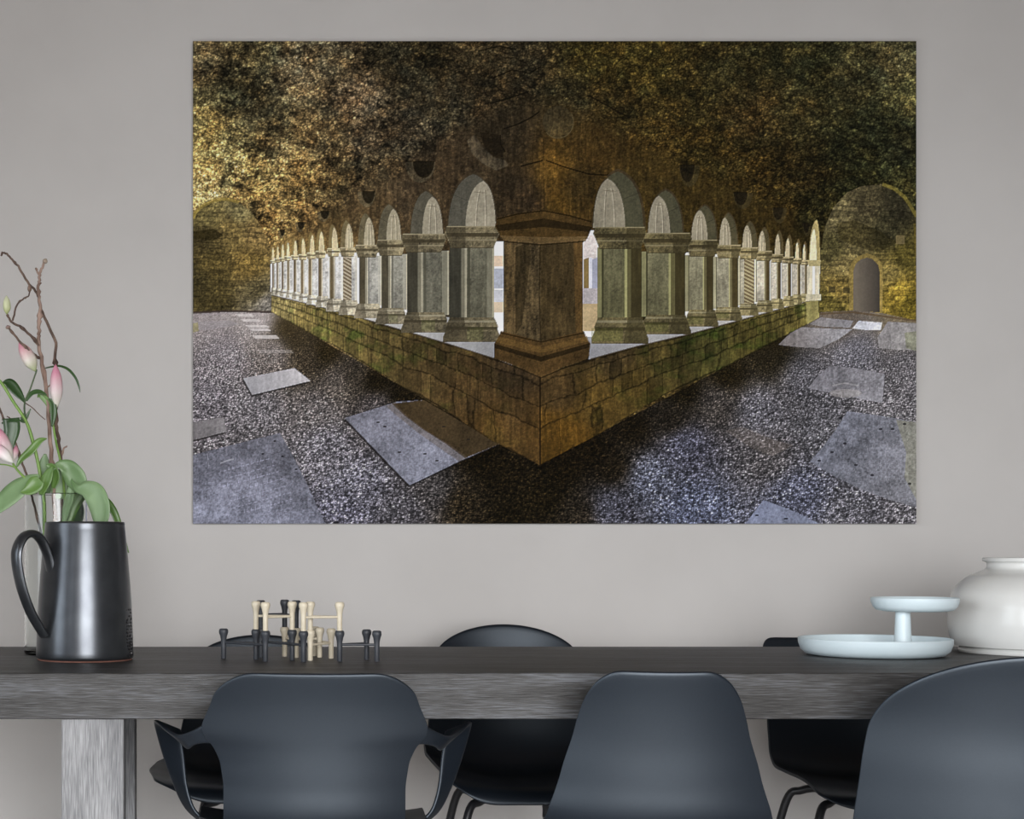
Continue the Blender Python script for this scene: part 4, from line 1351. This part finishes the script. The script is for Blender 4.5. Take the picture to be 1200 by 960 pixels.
t5 = thing('lily_stem', 'thick bright green lily stem arching left, with broad leaves and a half-open pink flower', 'flower', vb + Vector((-.01, -.035, 0)), 0, GRP)
D5 = VD - .035
stick('stem', [(48, 756), (52, 640), (52, 590), (49, 570), (45, 545), (38, 515), (30, 493), (15, 470), (4, 452), (-6, 440)], D5, .0046, .0036, M['stem'], t5, 10, 6)
leaf([(2, 496), (12, 493), (22, 493), (24, 492)], D5 - .02, (2, 4, 4, 1), M['leaf_d'], t5, .3, (0, .5))
leaf([(13, 490), (14, 503), (12, 517), (13, 530)], D5 - .02, (20, 19, 14, 2), M['leaf_d'], t5, .2, (.2, .1))
leaf([(55, 514), (46, 517), (36, 528), (25, 538), (19, 548)], D5 - .01, (1, 8, 10, 7, 1.5), M['leaf_m'], t5, .35, (.1, .5))
leaf([(46, 557), (36, 563), (22, 572), (8, 584), (-6, 598)], D5 - .03, (4, 17, 25, 24, 14), M['leaf_l'], t5, .2, (.15, .7))
leaf([(47, 562), (42, 567), (33, 574), (24, 577)], D5 - .05, (12, 20, 14, 1), M['leaf_m'], t5, .3, (.1, .3))
leaf([(48, 580), (53, 565), (58, 553), (62, 547)], D5 - .04, (6, 14, 10, 1), M['leaf_m'], t5, .3, (-.4, 0))
leaf([(62, 572), (65, 560), (61, 548), (54, 545)], D5 - .03, (5, 12, 10, 2), M['leaf_m'], t5, .3, (-.5, 0))
leaf([(54, 578), (54, 562), (52, 545), (53, 532)], D5 + .06, (10, 16, 14, 3), M['leaf_l'], t5, .2)
leaf([(70, 585), (70, 570), (74, 555), (80, 548)], D5 + .03, (14, 22, 16, 3), M['leaf_l'], t5, .2)
stick('side_shoot', [(33, 563), (25, 556), (18, 548), (15, 543)], D5 - .02, .0032, .0026, M['stem'], t5, 8, 4)
stick('side_shoot', [(18, 548), (8, 545), (-4, 544)], D5 - .02, .0018, .0016, M['stem'], t5, 8, 4)
bud((15, 543), (-6, 498), D5 - .02, 15, PINK2, t5, 'petal', .45)
bud((16, 543), (-10, 520), D5 - .05, 14, ((.80, .80, .72), (.82, .76, .74), (.74, .42, .52)), t5, 'petal', .5)
bud((15, 542), (19, 522), D5 + .01, 8, PINK2, t5, 'petal', .5)

t6 = thing('twig', 'short dark twig among the leaves at the rim of the glass vase', 'twig', vb + Vector((-.03, .03, 0)), 0, GRP)
stick('stem', [(62, 755), (52, 650), (42, 600), (36, 580), (32, 560), (25, 540), (17, 518), (8, 500), (2, 486), (-4, 470)], VD + .03, .0032, .0026, M['bark2'], t6, 8, 5, 6, 21)
stick('side_shoot', [(9, 497), (12, 491), (8, 488)], VD + .03, .0018, .0014, M['bark2'], t6, 8, 4, 0, 22)

# ------------------------------------------------------------------ peg candle holders


def table_d(py):
    return F * (CAMZ - TOPZ) / (py - CY)


def tpt(px, py):
    d = table_d(py)
    return Vector(((px - CX) / F * d, d, 0))


PH = .0645   # rise from one tier to the next
PEG = [(0, 0), (.0052, 0), (.0060, .002), (.0060, .030), (.0064, .044), (.0084, .054), (.0106, .0595), (.0110, .064), (.0100, .068), (.0078, .0698), (.0066, .0690), (.0064, .0645), (0, .0645)]


def pegs(label, mt, spots, tier, bar_z, apex_first=True):
    c = sum(spots, Vector((0, 0, 0))) / 3
    z0 = TOPZ + tier * PH + .0002
    t = thing('candle_holder', label, 'candle holder', (c.x, c.y, z0), 0, 'stacked three-peg candle holders')
    for s in spots:
        bm = bmesh.new()
        add_lathe(bm, PEG, 20)
        build('peg', bm, mt, t, loc=(s.x - c.x, s.y - c.y, 0), angle=60)
    a = spots[0]
    for s in spots[1:]:
        bm = bmesh.new()
        add_tube(bm, [Vector((a.x - c.x, a.y - c.y, bar_z)), Vector((s.x - c.x, s.y - c.y, bar_z))], .0030, 10)
        build('bar', bm, mt, t)
    return t


A, B, C_, Bp = tpt(262, 772.2), tpt(300, 773.2), tpt(311, 775.6), tpt(305.5, 771.0)
Dp, E, Fp, G, H = tpt(342.4, 774), tpt(355.6, 776), tpt(398, 775.4), tpt(429.6, 773.6), tpt(441.6, 775.6)
K1, K2, K3 = tpt(388, 772), tpt(363.6, 774.4), tpt(369, 769)
J1, J2, J3 = tpt(333.6, 769.6), tpt(347, 771.2), tpt(374.5, 770.6)
dk, cr = M['peg_dark'], M['peg_cream']
pegs('slate three-peg candle holder on the table, nearest the pewter jug', dk, [A, B, C_], 0, .038)
pegs('slate three-peg candle holder in the middle of the bottom row', dk, [Bp, Dp, E], 0, .038)
pegs('slate three-peg candle holder at the end of the row away from the jug', dk, [Fp, G, H], 0, .038)
pegs('cream three-peg candle holder standing on the table under a raised cream one', cr, [K1, K2, K3], 0, .036)
pegs('cream three-peg candle holder on the table carrying the raised slate one', cr, [J1, J2, J3], 0, .0435)
pegs('slate three-peg candle holder raised on the upper tier behind cream pegs', dk, [Bp, J1, J2], 1, .036)
pegs('cream three-peg candle holder on the upper tier, side towards the pewter jug', cr, [Dp, B, C_], 1, .036)
pegs('cream three-peg candle holder on the upper tier, side away from the jug', cr, [Fp, E, K2], 1, .036)

# ------------------------------------------------------------------ two-tier tray
TD = 4.06
tx = (1025 - CX) / F * TD
tr = thing('tiered_tray', 'pale blue two-tier tray with an off-centre small upper dish', 'tray', (tx, TD, TOPZ))
R1 = .1725
bm = bmesh.new()
add_lathe(bm, [(0, 0), (.135, 0), (.155, .004), (.167, .014), (R1, .030), (R1 + .0006, .041), (R1 - .001, .0425), (R1 - .0035, .041), (.163, .020), (.150, .012), (.135, .010), (0, .010)], 80)
build('lower_dish', bm, M['tray'], tr)
sx_ = (1058 - 1025) / F * TD
bm = bmesh.new()
add_lathe(bm, [(0, .008), (.0225, .008), (.0215, .012), (.0185, .060), (.0165, .110), (0, .110)], 40, (sx_, 0, 0))
build('stem', bm, M['tray'], tr)
ux_ = (1072 - 1025) / F * TD
R2 = .0985
bm = bmesh.new()
add_lathe(bm, [(0, .106), (.072, .106), (.086, .109), (.094, .117), (R2, .130), (R2, .1375), (R2 - .0012, .1385), (R2 - .003, .137), (.091, .121), (.082, .115), (.07, .113), (0, .113)], 72, (ux_, 0, 0))
build('upper_dish', bm, M['tray'], tr)

# ------------------------------------------------------------------ white vase
WD = 4.18
wx = (1226 - CX) / F * WD
wk = WD / F
zb = 765.0


def wz(py):
    return max(0, (zb - py) * wk)


wp = [(0, 0), (94 * wk, 0), (95 * wk, .004), (94 * wk, .010), (92 * wk, .013), (98 * wk, .020)]
for q in catmull([(101, 757), (104, 748), (106, 735), (106, 721), (105, 707), (100, 692), (86, 677.5), (73, 671), (65, 667), (63.5, 663), (64, 660), (68, 658)], 4):
    wp.append((q[0] * wk, wz(q[1])))
wp += [(68.5 * wk, wz(655.5)), (67.5 * wk, wz(654)), (63 * wk, wz(654.5)), (58 * wk, wz(662)), (64 * wk, wz(672)), (92 * wk, wz(700)), (100 * wk, wz(730)), (85 * wk, wz(756)), (0, wz(758))]
bm = bmesh.new()
add_lathe(bm, wp, 80)
wv = build('vase', bm, M['vase'], None, loc=(wx, WD, TOPZ), angle=60)
tag(wv, 'large squat white ceramic vase with a flared rim beside the two-tier tray', 'vase')
